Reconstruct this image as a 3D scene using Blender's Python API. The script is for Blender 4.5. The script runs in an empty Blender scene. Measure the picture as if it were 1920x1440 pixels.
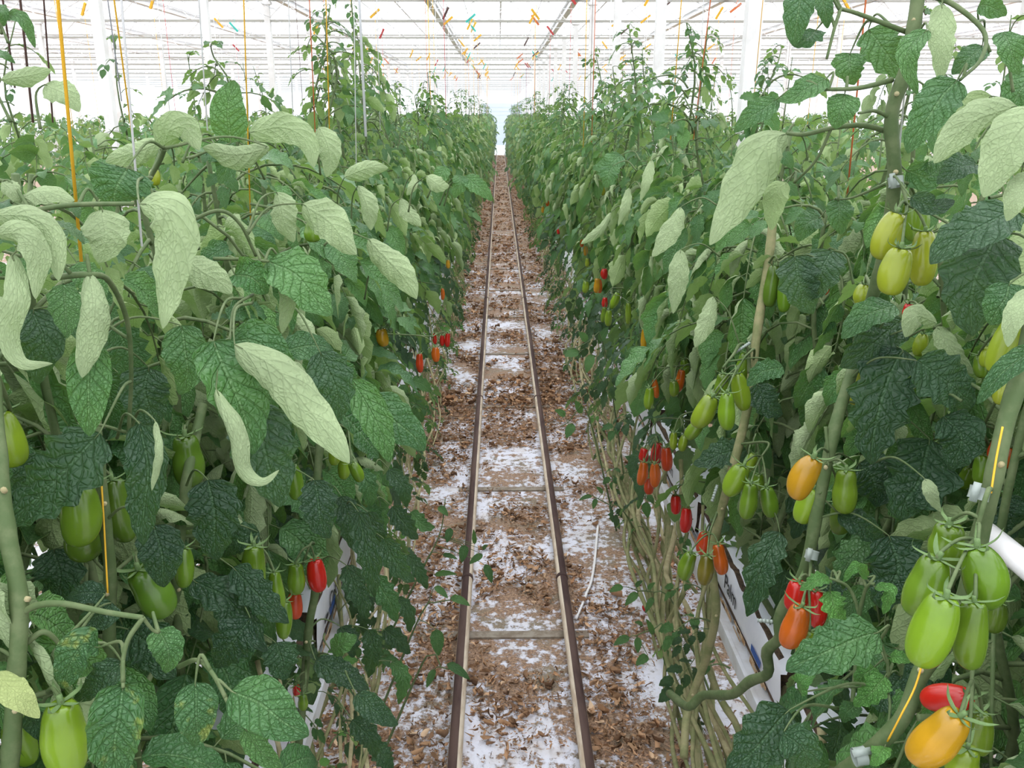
import bpy, math, random
import numpy as np
from mathutils import Vector, Matrix, Euler

random.seed(7)
RNG = np.random.default_rng(11)
SC = bpy.context.scene
COL = SC.collection

# ------------------------------------------------------------------ camera, sky, exposure
FPX = 1609.0
CAM_LOC = np.array([-0.06, 0.0, 2.05])
PITCH = math.atan((720 - 214) / FPX)
YAW = math.atan(24 * math.cos(PITCH) / FPX)
cam_data = bpy.data.cameras.new('camera')
cam_data.sensor_width = 36.0
cam_data.lens = FPX / 1920 * 36.0
cam_data.clip_start = 0.05
cam_data.clip_end = 400
cam = bpy.data.objects.new('camera', cam_data)
cam.location = CAM_LOC
cam.rotation_euler = (math.pi / 2 - PITCH, 0, -YAW)
COL.objects.link(cam)
SC.camera = cam
CR = np.array(Euler((math.pi / 2 - PITCH, 0, -YAW)).to_matrix())

world = bpy.data.worlds.new('sky')
SC.world = world
world.use_nodes = True
wnt = world.node_tree
wbg = wnt.nodes['Background']
# bright overcast: brighter overhead than at the horizon
wtc = wnt.nodes.new('ShaderNodeTexCoord')
wsep = wnt.nodes.new('ShaderNodeSeparateXYZ')
wnt.links.new(wtc.outputs['Generated'], wsep.inputs[0])
wmr = wnt.nodes.new('ShaderNodeMapRange')
wmr.inputs[1].default_value = -0.1
wmr.inputs[2].default_value = 0.9
wmr.inputs[3].default_value = 0.95
wmr.inputs[4].default_value = 3.1
wnt.links.new(wsep.outputs[2], wmr.inputs[0])
wnt.links.new(wmr.outputs[0], wbg.inputs['Strength'])
wbg.inputs['Color'].default_value = (0.96, 0.98, 1.0, 1)

SC.view_settings.view_transform = 'Standard'
SC.view_settings.look = 'None'
SC.view_settings.gamma = 1.0
SC.view_settings.use_curve_mapping = False
SC.view_settings.exposure = 0.55
SC.cycles.max_bounces = 8
SC.cycles.diffuse_bounces = 4
SC.cycles.glossy_bounces = 2
SC.cycles.transmission_bounces = 4
SC.cycles.transparent_max_bounces = 12
SC.cycles.caustics_reflective = False
SC.cycles.caustics_refractive = False
SC.cycles.sample_clamp_indirect = 6.0


def P(px, py, z):
    """World point on the ray of a photo measurement at depth z along the optical axis."""
    v = np.array([(px - 960) / FPX * z, -(py - 720) / FPX * z, -z])
    return CAM_LOC + CR @ v


def G(px, py, h=0.0):
    """World point where that ray meets the level z = h."""
    d = CR @ np.array([(px - 960) / FPX, -(py - 720) / FPX, -1.0])
    t = (h - CAM_LOC[2]) / d[2]
    return CAM_LOC + d * t


def project(pts):
    c = (np.asarray(pts) - CAM_LOC) @ CR
    z = -c[:, 2]
    zz = np.where(np.abs(z) < 1e-3, 1e-3, z)
    return 960 + c[:, 0] / zz * FPX, 720 - c[:, 1] / zz * FPX, z


def nrm(v):
    v = np.asarray(v, float)
    return v / (np.linalg.norm(v) + 1e-12)


# ------------------------------------------------------------------ materials
def new_mat(name):
    m = bpy.data.materials.new(name)
    m.use_nodes = True
    nt = m.node_tree
    for n in list(nt.nodes):
        nt.nodes.remove(n)
    out = nt.nodes.new('ShaderNodeOutputMaterial')
    return m, nt, out


class N:
    """Small helper around a node tree."""
    def __init__(self, nt):
        self.nt = nt

    def node(self, t, **kw):
        n = self.nt.nodes.new(t)
        for k, v in kw.items():
            setattr(n, k, v)
        return n

    def link(self, a, b):
        self.nt.links.new(a, b)

    def put(self, sock, v):
        if hasattr(v, 'is_linked') or hasattr(v, 'links'):
            self.nt.links.new(v, sock)
        else:
            sock.default_value = v

    def math(self, op, a, b=0.0, c=0.0):
        n = self.node('ShaderNodeMath', operation=op)
        self.put(n.inputs[0], a)
        self.put(n.inputs[1], b)
        self.put(n.inputs[2], c)
        return n.outputs[0]

    def smooth(self, x, lo, hi, a=0.0, b=1.0):
        n = self.node('ShaderNodeMapRange', interpolation_type='SMOOTHSTEP')
        self.put(n.inputs[0], x)
        n.inputs[1].default_value = lo
        n.inputs[2].default_value = hi
        n.inputs[3].default_value = a
        n.inputs[4].default_value = b
        return n.outputs[0]

    def mix(self, f, a, b, mode='MIX'):
        n = self.node('ShaderNodeMix', data_type='RGBA', blend_type=mode)
        self.put(n.inputs[0], f)
        self.put(n.inputs[6], a if not isinstance(a, tuple) else (*a, 1.0))
        self.put(n.inputs[7], b if not isinstance(b, tuple) else (*b, 1.0))
        return n.outputs[2]

    def noise(self, vec, scale, detail=3.0, rough=0.55):
        n = self.node('ShaderNodeTexNoise')
        if vec is not None:
            self.link(vec, n.inputs['Vector'])
        n.inputs['Scale'].default_value = scale
        n.inputs['Detail'].default_value = detail
        n.inputs['Roughness'].default_value = rough
        return n.outputs[0]


def leaf_material(name, c1, c2, vein, under, mottled=0.0, trans=(0.22, 0.42, 0.07)):
    m, nt, out = new_mat(name)
    k = N(nt)
    uv = k.node('ShaderNodeUVMap')
    sep = k.node('ShaderNodeSeparateXYZ')
    k.link(uv.outputs[0], sep.inputs[0])
    u, v = sep.outputs[0], sep.outputs[1]
    a = k.math('MULTIPLY', k.math('ABSOLUTE', k.math('SUBTRACT', u, 0.5)), 2.0)
    mid = k.smooth(a, 0.02, 0.09, 1.0, 0.0)
    fr = k.math('FRACT', k.math('SUBTRACT', k.math('MULTIPLY', v, 7.0), k.math('MULTIPLY', a, 1.9)))
    lat = k.smooth(k.math('ABSOLUTE', k.math('SUBTRACT', fr, 0.5)), 0.0, 0.09, 1.0, 0.0)
    mp = k.node('ShaderNodeMapping')
    mp.inputs['Scale'].default_value = (9.0, 19.0, 1.0)
    k.link(uv.outputs[0], mp.inputs['Vector'])
    vo = k.node('ShaderNodeTexVoronoi', feature='DISTANCE_TO_EDGE')
    vo.inputs['Scale'].default_value = 1.0
    k.link(mp.outputs[0], vo.inputs['Vector'])
    cell = k.smooth(vo.outputs['Distance'], 0.0, 0.22)
    oi = k.node('ShaderNodeObjectInfo')
    tc = k.node('ShaderNodeTexCoord')
    n1 = k.noise(tc.outputs['Object'], 14.0, 3)
    n2 = k.noise(tc.outputs['Object'], 55.0, 2)
    mixf = k.math('ADD', k.math('MULTIPLY', n1, 0.8), k.math('MULTIPLY', oi.outputs['Random'], 0.5))
    top = k.mix(k.smooth(mixf, 0.35, 0.95), c1, c2)
    top = k.mix(k.math('MULTIPLY', k.math('MAXIMUM', mid, k.math('MULTIPLY', lat, 0.7)), 0.42), top, vein)
    if mottled:
        top = k.mix(k.math('MULTIPLY', k.smooth(n2, 0.56, 0.72), mottled), top, (0.30, 0.33, 0.06))
    und = k.mix(k.smooth(n1, 0.35, 0.7), tuple(x * 0.86 for x in under), tuple(min(1, x * 1.1) for x in under))
    und = k.mix(k.math('MULTIPLY', k.math('SUBTRACT', 1.0, cell), 0.08), und, tuple(x * 0.6 for x in under))
    und = k.mix(k.math('MULTIPLY', k.math('MAXIMUM', mid, k.math('MULTIPLY', lat, .6)), 0.12), und, tuple(min(1, x * 1.35) for x in under))
    geo = k.node('ShaderNodeNewGeometry')
    back = geo.outputs['Backfacing']
    colr = k.mix(back, top, und)
    h = k.math('SUBTRACT', k.math('MULTIPLY', cell, 0.55), k.math('ADD', k.math('MULTIPLY', lat, 0.8), mid))
    bump = k.node('ShaderNodeBump')
    k.put(bump.inputs['Strength'], k.smooth(back, 0.0, 1.0, 0.85, 0.5))
    bump.inputs['Distance'].default_value = 0.0035
    k.link(h, bump.inputs['Height'])
    pr = k.node('ShaderNodeBsdfPrincipled')
    k.link(colr, pr.inputs['Base Color'])
    k.put(pr.inputs['Roughness'], k.smooth(back, 0.0, 1.0, 0.40, 0.8))
    k.put(pr.inputs['Specular IOR Level'], k.smooth(back, 0.0, 1.0, 0.42, 0.15))
    k.link(bump.outputs[0], pr.inputs['Normal'])
    tr = k.node('ShaderNodeBsdfTranslucent')
    tr.inputs['Color'].default_value = (*trans, 1)
    ms = k.node('ShaderNodeMixShader')
    ms.inputs[0].default_value = 0.2
    k.link(pr.outputs[0], ms.inputs[1])
    k.link(tr.outputs[0], ms.inputs[2])
    k.link(ms.outputs[0], out.inputs[0])
    return m


def plain(name, col, rough=0.6, noise=0.0, scale=8.0, col2=None, metal=0.0, bump=0.0, spec=0.4, stretch=None):
    m, nt, out = new_mat(name)
    k = N(nt)
    pr = k.node('ShaderNodeBsdfPrincipled')
    pr.inputs['Roughness'].default_value = rough
    pr.inputs['Metallic'].default_value = metal
    pr.inputs['Specular IOR Level'].default_value = spec
    if noise > 0 or col2 is not None:
        tc = k.node('ShaderNodeTexCoord')
        vec = tc.outputs['Object']
        if stretch:
            mp = k.node('ShaderNodeMapping')
            mp.inputs['Scale'].default_value = stretch
            k.link(vec, mp.inputs['Vector'])
            vec = mp.outputs[0]
        n = k.noise(vec, scale, 5, 0.65)
        c2 = col2 if col2 is not None else tuple(x * (1 - noise) for x in col)
        k.link(k.mix(k.smooth(n, 0.38, 0.66), col, c2), pr.inputs['Base Color'])
        if bump:
            b = k.node('ShaderNodeBump')
            b.inputs['Strength'].default_value = bump
            b.inputs['Distance'].default_value = 0.004
            k.link(n, b.inputs['Height'])
            k.link(b.outputs[0], pr.inputs['Normal'])
    else:
        pr.inputs['Base Color'].default_value = (*col, 1)
    k.link(pr.outputs[0], out.inputs[0])
    return m


M_LEAF = leaf_material('leaf_green', (0.032, 0.104, 0.032), (0.078, 0.190, 0.052), (0.16, 0.29, 0.12), (0.30, 0.39, 0.185))
M_LOW = leaf_material('leaf_old_shade', (0.011, 0.041, 0.019), (0.025, 0.073, 0.029), (0.075, 0.15, 0.075), (0.15, 0.23, 0.11))  # older leaves, darkened further to carry the shade low in the rows
M_PALE = leaf_material('leaf_pale_back', (0.060, 0.168, 0.050), (0.125, 0.270, 0.078), (0.18, 0.30, 0.12), (0.30, 0.375, 0.205))  # upper face lightened to stand in for light on the canopy tops
M_YOUNG = leaf_material('leaf_young', (0.075, 0.22, 0.045), (0.13, 0.33, 0.07), (0.24, 0.42, 0.15), (0.28, 0.42, 0.16))
M_MOTTLE = leaf_material('leaf_mottled', (0.022, 0.078, 0.028), (0.05, 0.135, 0.045), (0.12, 0.24, 0.10), (0.33, 0.42, 0.20), mottled=0.55)
M_YELLOW = leaf_material('leaf_yellowing', (0.24, 0.26, 0.07), (0.34, 0.40, 0.13), (0.40, 0.45, 0.2), (0.36, 0.42, 0.17), mottled=0.4)
M_STEM = plain('stem_green', (0.072, 0.110, 0.040), 0.65, scale=30, col2=(0.115, 0.148, 0.066), spec=0.25)
M_VINE = plain('vine_olive', (0.17, 0.185, 0.08), 0.75, scale=22, col2=(0.27, 0.25, 0.13), spec=0.2, bump=0.4)
M_DRYVINE = plain('vine_straw', (0.44, 0.39, 0.23), 0.8, scale=18, col2=(0.26, 0.23, 0.12), spec=0.15, bump=0.3)
M_CALYX = plain('calyx_green', (0.10, 0.17, 0.06), 0.65, scale=60, col2=(0.15, 0.22, 0.09), spec=0.2)


def tomato_material():
    m, nt, out = new_mat('tomato_skin')
    k = N(nt)
    oi = k.node('ShaderNodeObjectInfo')
    tc = k.node('ShaderNodeTexCoord')
    sep = k.node('ShaderNodeSeparateXYZ')
    k.link(tc.outputs['Object'], sep.inputs[0])
    n = k.noise(tc.outputs['Object'], 2.4, 2)
    sh = k.math('ADD', k.smooth(sep.outputs[2], -0.15, 0.5), k.math('MULTIPLY', k.math('SUBTRACT', n, 0.5), 0.9))
    c = oi.outputs['Color']
    dark = k.mix(0.75, c, (0.36, 0.42, 0.22), 'MULTIPLY')
    col = k.mix(k.math('MULTIPLY', k.smooth(sh, 0.15, 1.0), oi.outputs['Alpha']), c, dark)
    pr = k.node('ShaderNodeBsdfPrincipled')
    k.link(col, pr.inputs['Base Color'])
    pr.inputs['Roughness'].default_value = 0.2
    pr.inputs['Specular IOR Level'].default_value = 0.5
    k.link(pr.outputs[0], out.inputs[0])
    return m


M_TOM = tomato_material()


def floor_material():
    m, nt, out = new_mat('white_ground_sheet')
    k = N(nt)
    tc = k.node('ShaderNodeTexCoord')
    vec = tc.outputs['Object']
    big = k.noise(vec, 2.3, 5, 0.6)
    fine = k.noise(vec, 26.0, 6, 0.7)
    tiny = k.noise(vec, 90.0, 4, 0.7)
    sep = k.node('ShaderNodeSeparateXYZ')
    k.link(vec, sep.inputs[0])
    far = k.smooth(sep.outputs[1], 6.0, 26.0, 0.0, 0.22)
    mask = k.math('ADD', k.math('ADD', k.math('MULTIPLY', big, 0.75), k.math('MULTIPLY', fine, 0.75)), far)
    mask = k.smooth(mask, 0.70, 0.79)
    brown = k.mix(k.smooth(tiny, 0.4, 0.62), (0.17, 0.095, 0.056), (0.42, 0.265, 0.165))
    brown = k.mix(k.math('MULTIPLY', k.smooth(k.noise(vec, 5.0, 3), 0.5, 0.65), 0.6), brown, (0.20, 0.185, 0.13))
    white = k.mix(k.smooth(k.noise(vec, 9.0, 4), 0.45, 0.7), (0.74, 0.74, 0.83), (0.66, 0.62, 0.63))
    col = k.mix(mask, white, brown)
    endp = k.smooth(sep.outputs[1], 46.6, 46.9)
    col = k.mix(endp, col, (0.50, 0.55, 0.62))
    pr = k.node('ShaderNodeBsdfPrincipled')
    k.link(col, pr.inputs['Base Color'])
    pr.inputs['Roughness'].default_value = 0.6
    b = k.node('ShaderNodeBump')
    b.inputs['Strength'].default_value = 0.6
    b.inputs['Distance'].default_value = 0.01
    k.link(k.math('ADD', k.math('MULTIPLY', mask, 0.6), k.math('MULTIPLY', tiny, 0.8)), b.inputs['Height'])
    k.link(b.outputs[0], pr.inputs['Normal'])
    k.link(pr.outputs[0], out.inputs[0])
    return m


M_FLOOR = floor_material()


def glass_material(name, tint, diffuse):
    m, nt, out = new_mat(name)
    k = N(nt)
    t = k.node('ShaderNodeBsdfTransparent')
    t.inputs[0].default_value = (*tint, 1)
    d = k.node('ShaderNodeBsdfTranslucent')
    d.inputs[0].default_value = (0.9, 0.92, 0.97, 1)
    g = k.node('ShaderNodeBsdfGlossy')
    g.inputs['Roughness'].default_value = 0.08
    s1 = k.node('ShaderNodeMixShader')
    s1.inputs[0].default_value = diffuse
    k.link(t.outputs[0], s1.inputs[1])
    k.link(d.outputs[0], s1.inputs[2])
    s2 = k.node('ShaderNodeMixShader')
    s2.inputs[0].default_value = 0.05
    k.link(s1.outputs[0], s2.inputs[1])
    k.link(g.outputs[0], s2.inputs[2])
    k.link(s2.outputs[0], out.inputs[0])
    return m


M_GLASS = glass_material('roof_glass', (0.97, 0.98, 1.0), 0.12)
M_WALLGLASS = glass_material('wall_glass', (0.90, 0.93, 1.0), 0.6)
M_STEEL = plain('white_painted_steel', (0.74, 0.73, 0.72), 0.45, scale=3, col2=(0.64, 0.62, 0.60))
M_GUTTER = plain('galvanised_gutter', (0.78, 0.79, 0.82), 0.5, scale=5, col2=(0.84, 0.84, 0.87))
M_CHORD = plain('shade_toned_chord', (0.34, 0.33, 0.29), 0.55)  # white chords coloured darker to carry the shade of their undersides
M_WIRE = plain('steel_wire', (0.45, 0.45, 0.48), 0.5)
M_RUST = plain('rusty_pipe', (0.050, 0.028, 0.026), 0.75, scale=14, col2=(0.10, 0.062, 0.052), spec=0.2, stretch=(1, 0.15, 1))
M_CREAM = plain('worn_cream_flank', (0.62, 0.53, 0.42), 0.7, scale=40, col2=(0.44, 0.34, 0.25), stretch=(1, 0.2, 1))
M_SLEEPER = plain('dusty_sleeper', (0.19, 0.145, 0.105), 0.8, scale=25, col2=(0.30, 0.26, 0.21))
M_DARK = plain('dark_iron', (0.035, 0.03, 0.03), 0.6)
M_BAG = plain('white_slab_wrapper', (0.78, 0.79, 0.86), 0.4, scale=6, col2=(0.70, 0.71, 0.80), bump=0.5)
M_COCO = plain('coco_substrate', (0.12, 0.075, 0.045), 0.95, scale=70, col2=(0.045, 0.032, 0.024), bump=1.0)
M_STAIN = plain('brown_stain', (0.36, 0.20, 0.09), 0.8, scale=40, col2=(0.55, 0.42, 0.28))
M_TRAY = plain('white_tray', (0.74, 0.75, 0.80), 0.4, scale=10, col2=(0.62, 0.60, 0.60))
M_INK = plain('black_ink', (0.02, 0.02, 0.025), 0.6)
M_BLUEINK = plain('blue_ink', (0.03, 0.09, 0.32), 0.6)
M_PVC = plain('white_pvc', (0.80, 0.78, 0.78), 0.3)
M_CLIP = plain('clear_plastic_clip', (0.27, 0.31, 0.28), 0.25)
STRING = {
    'yellow': plain('yellow_twine', (0.80, 0.44, 0.03), 0.6),
    'white': plain('white_twine', (0.80, 0.80, 0.80), 0.6),
    'orange': plain('orange_twine', (0.62, 0.16, 0.05), 0.6),
    'red': plain('red_twine', (0.50, 0.05, 0.05), 0.6),
    'brown': plain('brown_twine', (0.10, 0.055, 0.045), 0.7),
    'grey': plain('grey_twine', (0.35, 0.35, 0.38), 0.5),
    'teal': plain('teal_plastic', (0.05, 0.50, 0.42), 0.5),
}


def litter_material():
    m, nt, out = new_mat('dead_leaf')
    k = N(nt)
    geo = k.node('ShaderNodeNewGeometry')
    r = geo.outputs['Random Per Island']
    ramp = k.node('ShaderNodeValToRGB')
    e = ramp.color_ramp.elements
    e[0].position = 0.0
    e[0].color = (0.14, 0.078, 0.045, 1)
    e[1].position = 1.0
    e[1].color = (0.70, 0.50, 0.33, 1)
    for p, c in ((0.3, (0.27, 0.155, 0.088)), (0.6, (0.42, 0.255, 0.145)), (0.85, (0.52, 0.30, 0.17))):
        q = e.new(p)
        q.color = (*c, 1)
    k.link(r, ramp.inputs[0])
    pr = k.node('ShaderNodeBsdfPrincipled')
    k.link(ramp.outputs[0], pr.inputs['Base Color'])
    pr.inputs['Roughness'].default_value = 0.85
    pr.inputs['Specular IOR Level'].default_value = 0.15
    k.link(pr.outputs[0], out.inputs[0])
    return m


M_LITTER = litter_material()


# ------------------------------------------------------------------ mesh building
class MB:
    """Collects quads / tris with UVs and a material index per face."""
    def __init__(self):
        self.v, self.f, self.uv, self.mi = [], [], [], []
        self.n = 0

    def add(self, verts, faces, uvs=None, mat=0):
        verts = np.asarray(verts, float)
        faces = np.asarray(faces, int)
        self.v.append(verts)
        self.f.append(faces + self.n)
        self.uv.append(np.zeros((len(verts), 2)) if uvs is None else np.asarray(uvs, float))
        self.mi.append(np.full(len(faces), mat, int) if np.isscalar(mat) else np.asarray(mat, int))
        self.n += len(verts)

    def add_mb(self, other, M3, t):
        """All geometry of another collector, moved by a 3x3 and an offset."""
        for v, f, uv, mi in other.flat():
            self.add(v @ M3.T + t, f, uv, mi)

    def flat(self):
        off = 0
        for v, f, uv, mi in zip(self.v, self.f, self.uv, self.mi):
            yield v, f - off, uv, mi
            off += len(v)

    def verts(self):
        return np.concatenate(self.v)

    def mesh(self, name, mats, smooth=True):
        V = np.concatenate(self.v)
        UV = np.concatenate(self.uv)
        quads = [f for f in self.f]
        loops, starts, totals = [], [], []
        s = 0
        for f in quads:
            k = f.shape[1]
            loops.append(f.ravel())
            starts.append(s + np.arange(len(f)) * k)
            totals.append(np.full(len(f), k))
            s += f.size
        loops = np.concatenate(loops).astype(np.int32)
        starts = np.concatenate(starts).astype(np.int32)
        totals = np.concatenate(totals).astype(np.int32)
        MI = np.concatenate(self.mi).astype(np.int32)
        me = bpy.data.meshes.new(name)
        me.vertices.add(len(V))
        me.vertices.foreach_set('co', V.astype(np.float32).ravel())
        me.loops.add(len(loops))
        me.loops.foreach_set('vertex_index', loops)
        me.polygons.add(len(starts))
        me.polygons.foreach_set('loop_start', starts)
        me.polygons.foreach_set('loop_total', totals)
        me.polygons.foreach_set('material_index', MI)
        me.polygons.foreach_set('use_smooth', np.full(len(starts), bool(smooth)))
        ul = me.uv_layers.new(name='UVMap')
        ul.data.foreach_set('uv', UV[loops].astype(np.float32).ravel())
        for m in mats:
            me.materials.append(m)
        me.update(calc_edges=True)
        me.validate()
        return me


def link(name, me, parent=None, loc=None):
    o = bpy.data.objects.new(name, me)
    COL.objects.link(o)
    if parent is not None:
        o.parent = parent
    if loc is not None:
        o.location = loc
    return o


def tag(o, label=None, cat=None, group=None, kind=None):
    if label:
        o['label'] = label
    if cat:
        o['category'] = cat
    if group:
        o['group'] = group
    if kind:
        o['kind'] = kind
    return o


def empty(name, loc, rz=0.0):
    o = bpy.data.objects.new(name, None)
    o.empty_display_size = 0.05
    o.location = loc
    o.rotation_euler = (0, 0, rz)
    COL.objects.link(o)
    return o


def catmull(pts, n):
    pts = np.asarray(pts, float)
    if len(pts) == 2:
        t = np.linspace(0, 1, n)[:, None]
        return pts[0] * (1 - t) + pts[1] * t
    d = np.linalg.norm(np.diff(pts, axis=0), axis=1)
    cum = np.concatenate([[0], np.cumsum(d)])
    ext = np.vstack([2 * pts[0] - pts[1], pts, 2 * pts[-1] - pts[-2]])
    out = []
    for s in np.linspace(0, cum[-1], n):
        i = min(np.searchsorted(cum, s, 'right') - 1, len(pts) - 2)
        t = (s - cum[i]) / max(d[i], 1e-9)
        p0, p1, p2, p3 = ext[i], ext[i + 1], ext[i + 2], ext[i + 3]
        out.append(0.5 * ((2 * p1) + (-p0 + p2) * t + (2 * p0 - 5 * p1 + 4 * p2 - p3) * t * t + (-p0 + 3 * p1 - 3 * p2 + p3) * t ** 3))
    return np.array(out)


def tangents(c):
    t = np.gradient(c, axis=0)
    return t / (np.linalg.norm(t, axis=1, keepdims=True) + 1e-12)


def tube(mb, pts, radii, ns=8, n=None, mat=0, smooth=True, cap=True):
    n = n or max(4, 5 * (len(pts) - 1))
    c = catmull(pts, n) if smooth else np.asarray(pts, float)
    n = len(c)
    radii = np.interp(np.linspace(0, 1, n), np.linspace(0, 1, len(np.atleast_1d(radii))), np.atleast_1d(radii))
    T = tangents(c)
    ref = np.array([0.31, 0.77, 0.56])
    if abs(T[0] @ nrm(ref)) > 0.9:
        ref = np.array([1.0, 0.1, 0.0])
    U = nrm(np.cross(T[0], ref))
    ang = np.linspace(0, 2 * np.pi, ns, endpoint=False)
    V = []
    for i in range(n):
        U = nrm(U - T[i] * (U @ T[i]))
        W = np.cross(T[i], U)
        V.append(c[i] + radii[i] * (np.cos(ang)[:, None] * U + np.sin(ang)[:, None] * W))
    V = np.concatenate(V)
    i, j = np.meshgrid(np.arange(n - 1), np.arange(ns), indexing='ij')
    j2 = (j + 1) % ns
    F = np.stack([i * ns + j, i * ns + j2, (i + 1) * ns + j2, (i + 1) * ns + j], -1).reshape(-1, 4)
    mb.add(V, F, None, mat)
    if cap:
        o = mb.n - len(V)
        ring0 = np.arange(ns)[::-1]
        ring1 = np.arange(ns) + (n - 1) * ns
        mb.f.append(np.array([ring0 + o]))
        mb.mi.append(np.array([mat]))
        mb.f.append(np.array([ring1 + o]))
        mb.mi.append(np.array([mat]))
        # keep the per-block lists aligned
        mb.v += [np.zeros((0, 3))] * 2
        mb.uv += [np.zeros((0, 2))] * 2


def box(mb, c, s, mat=0, M3=None):
    x = np.array([[a, b, d] for a in (-.5, .5) for b in (-.5, .5) for d in (-.5, .5)]) * np.asarray(s, float)
    if M3 is not None:
        x = x @ np.asarray(M3).T
    x = x + np.asarray(c, float)
    f = [[0, 1, 3, 2], [4, 6, 7, 5], [0, 4, 5, 1], [2, 3, 7, 6], [0, 2, 6, 4], [1, 5, 7, 3]]
    mb.add(x, f, None, mat)


def bar(mb, a, b, w, h=None, mat=0):
    """Square bar between two points."""
    a, b = np.asarray(a, float), np.asarray(b, float)
    t = b - a
    L = np.linalg.norm(t)
    t = t / L
    up = np.array([0, 0, 1.0]) if abs(t[2]) < 0.9 else np.array([0, 1.0, 0])
    s = nrm(np.cross(t, up))
    u = np.cross(s, t)
    box(mb, (a + b) / 2, (w, L, h or w), mat, np.stack([s, t, u], 1))


# ------------------------------------------------------------------ leaf blades
def blade(mb, center, Nref, W, curl, lobe=0.0, nu=8, seed=0, ruffle=0.06, mat=0, wpow=0.8, asym=0.15, crinkle=0.0):
    """One leaf blade along a centre line. Nref is the side the upper face looks to (one vector or one per point);
    curl is the half angle the edges roll towards it."""
    r = np.random.default_rng(seed)
    c = np.asarray(center, float)
    n = len(c)
    v = np.linspace(0, 1, n)
    T = tangents(c)
    Nr = np.asarray(Nref, float)
    if Nr.ndim == 1:
        Nr = np.repeat(Nr[None], n, 0)
    B = np.cross(T, Nr)
    B /= np.linalg.norm(B, axis=1, keepdims=True) + 1e-9
    Nn = np.cross(B, T)
    w = W / 2 * np.sin(np.pi * np.clip(v, 0, 1) ** 0.72) ** wpow * (1.0 - 0.15 * v)
    w[0] = W * 0.03
    w[-1] = W * 0.015
    s = np.linspace(-1, 1, nu + 1)
    X = np.zeros((n, nu + 1, 3))
    for side in (-1, 1):
        idx = s * side >= 0
        ss = np.abs(s[idx])
        ph = r.uniform(0, 6.28)
        cl = curl * (0.72 + 0.4 * np.sin((2.2 + 5 * asym) * v + ph * 0.5)) * r.uniform(1 - asym, 1 + asym * .8) + 1e-3
        k = r.integers(4, 7)
        teeth = 1 + lobe * (1.1 * np.abs(((v * k + ph) % 1.0) - 0.5) * 2 - 0.75) * np.clip(v * 6, 0, 1)
        we = w * teeth
        ang = cl[:, None] * ss[None]
        sx = we[:, None] * np.sin(ang) / cl[:, None]
        sn = we[:, None] * (1 - np.cos(ang)) / cl[:, None]
        ruf = ruffle * we[:, None] * ss[None] ** 2 * np.sin(2 * np.pi * (3.1 * v[:, None]) + ph)
        if crinkle:
            fr = 7.0 * v[:, None] - 1.9 * ss[None]
            ruf = ruf + crinkle * w[:, None] * (np.abs(np.cos(np.pi * fr)) - .5) * np.clip(ss[None] * 3.2, 0, 1) * (1 - .55 * ss[None])
        X[:, idx] = c[:, None] + side * sx[..., None] * B[:, None] + (sn + ruf)[..., None] * Nn[:, None]
    V = X.reshape(-1, 3)
    uu, vv = np.meshgrid(s * 0.5 + 0.5, v)
    UV = np.stack([uu.ravel(), vv.ravel()], 1)
    i, j = np.meshgrid(np.arange(n - 1), np.arange(nu), indexing='ij')
    a = i * (nu + 1) + j
    # winding so that the face normal is +N
    F = np.stack([a, a + 1, a + nu + 2, a + nu + 1], -1).reshape(-1, 4)
    mb.add(V, F, UV, mat)


def hang_curve(base, d0, L, hang, n, r, side=None):
    """Centre line that leaves base along d0 and bends down by gravity; optional sideways bend."""
    d = nrm(d0)
    p = np.asarray(base, float).copy()
    out = [p.copy()]
    step = L / (n - 1)
    for i in range(n - 1):
        p = p + d * step
        out.append(p.copy())
        d = nrm(d + np.array([0, 0, -1.0]) * hang / (n - 1) + (0 if side is None else side / (n - 1)))
    return np.array(out)


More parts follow.
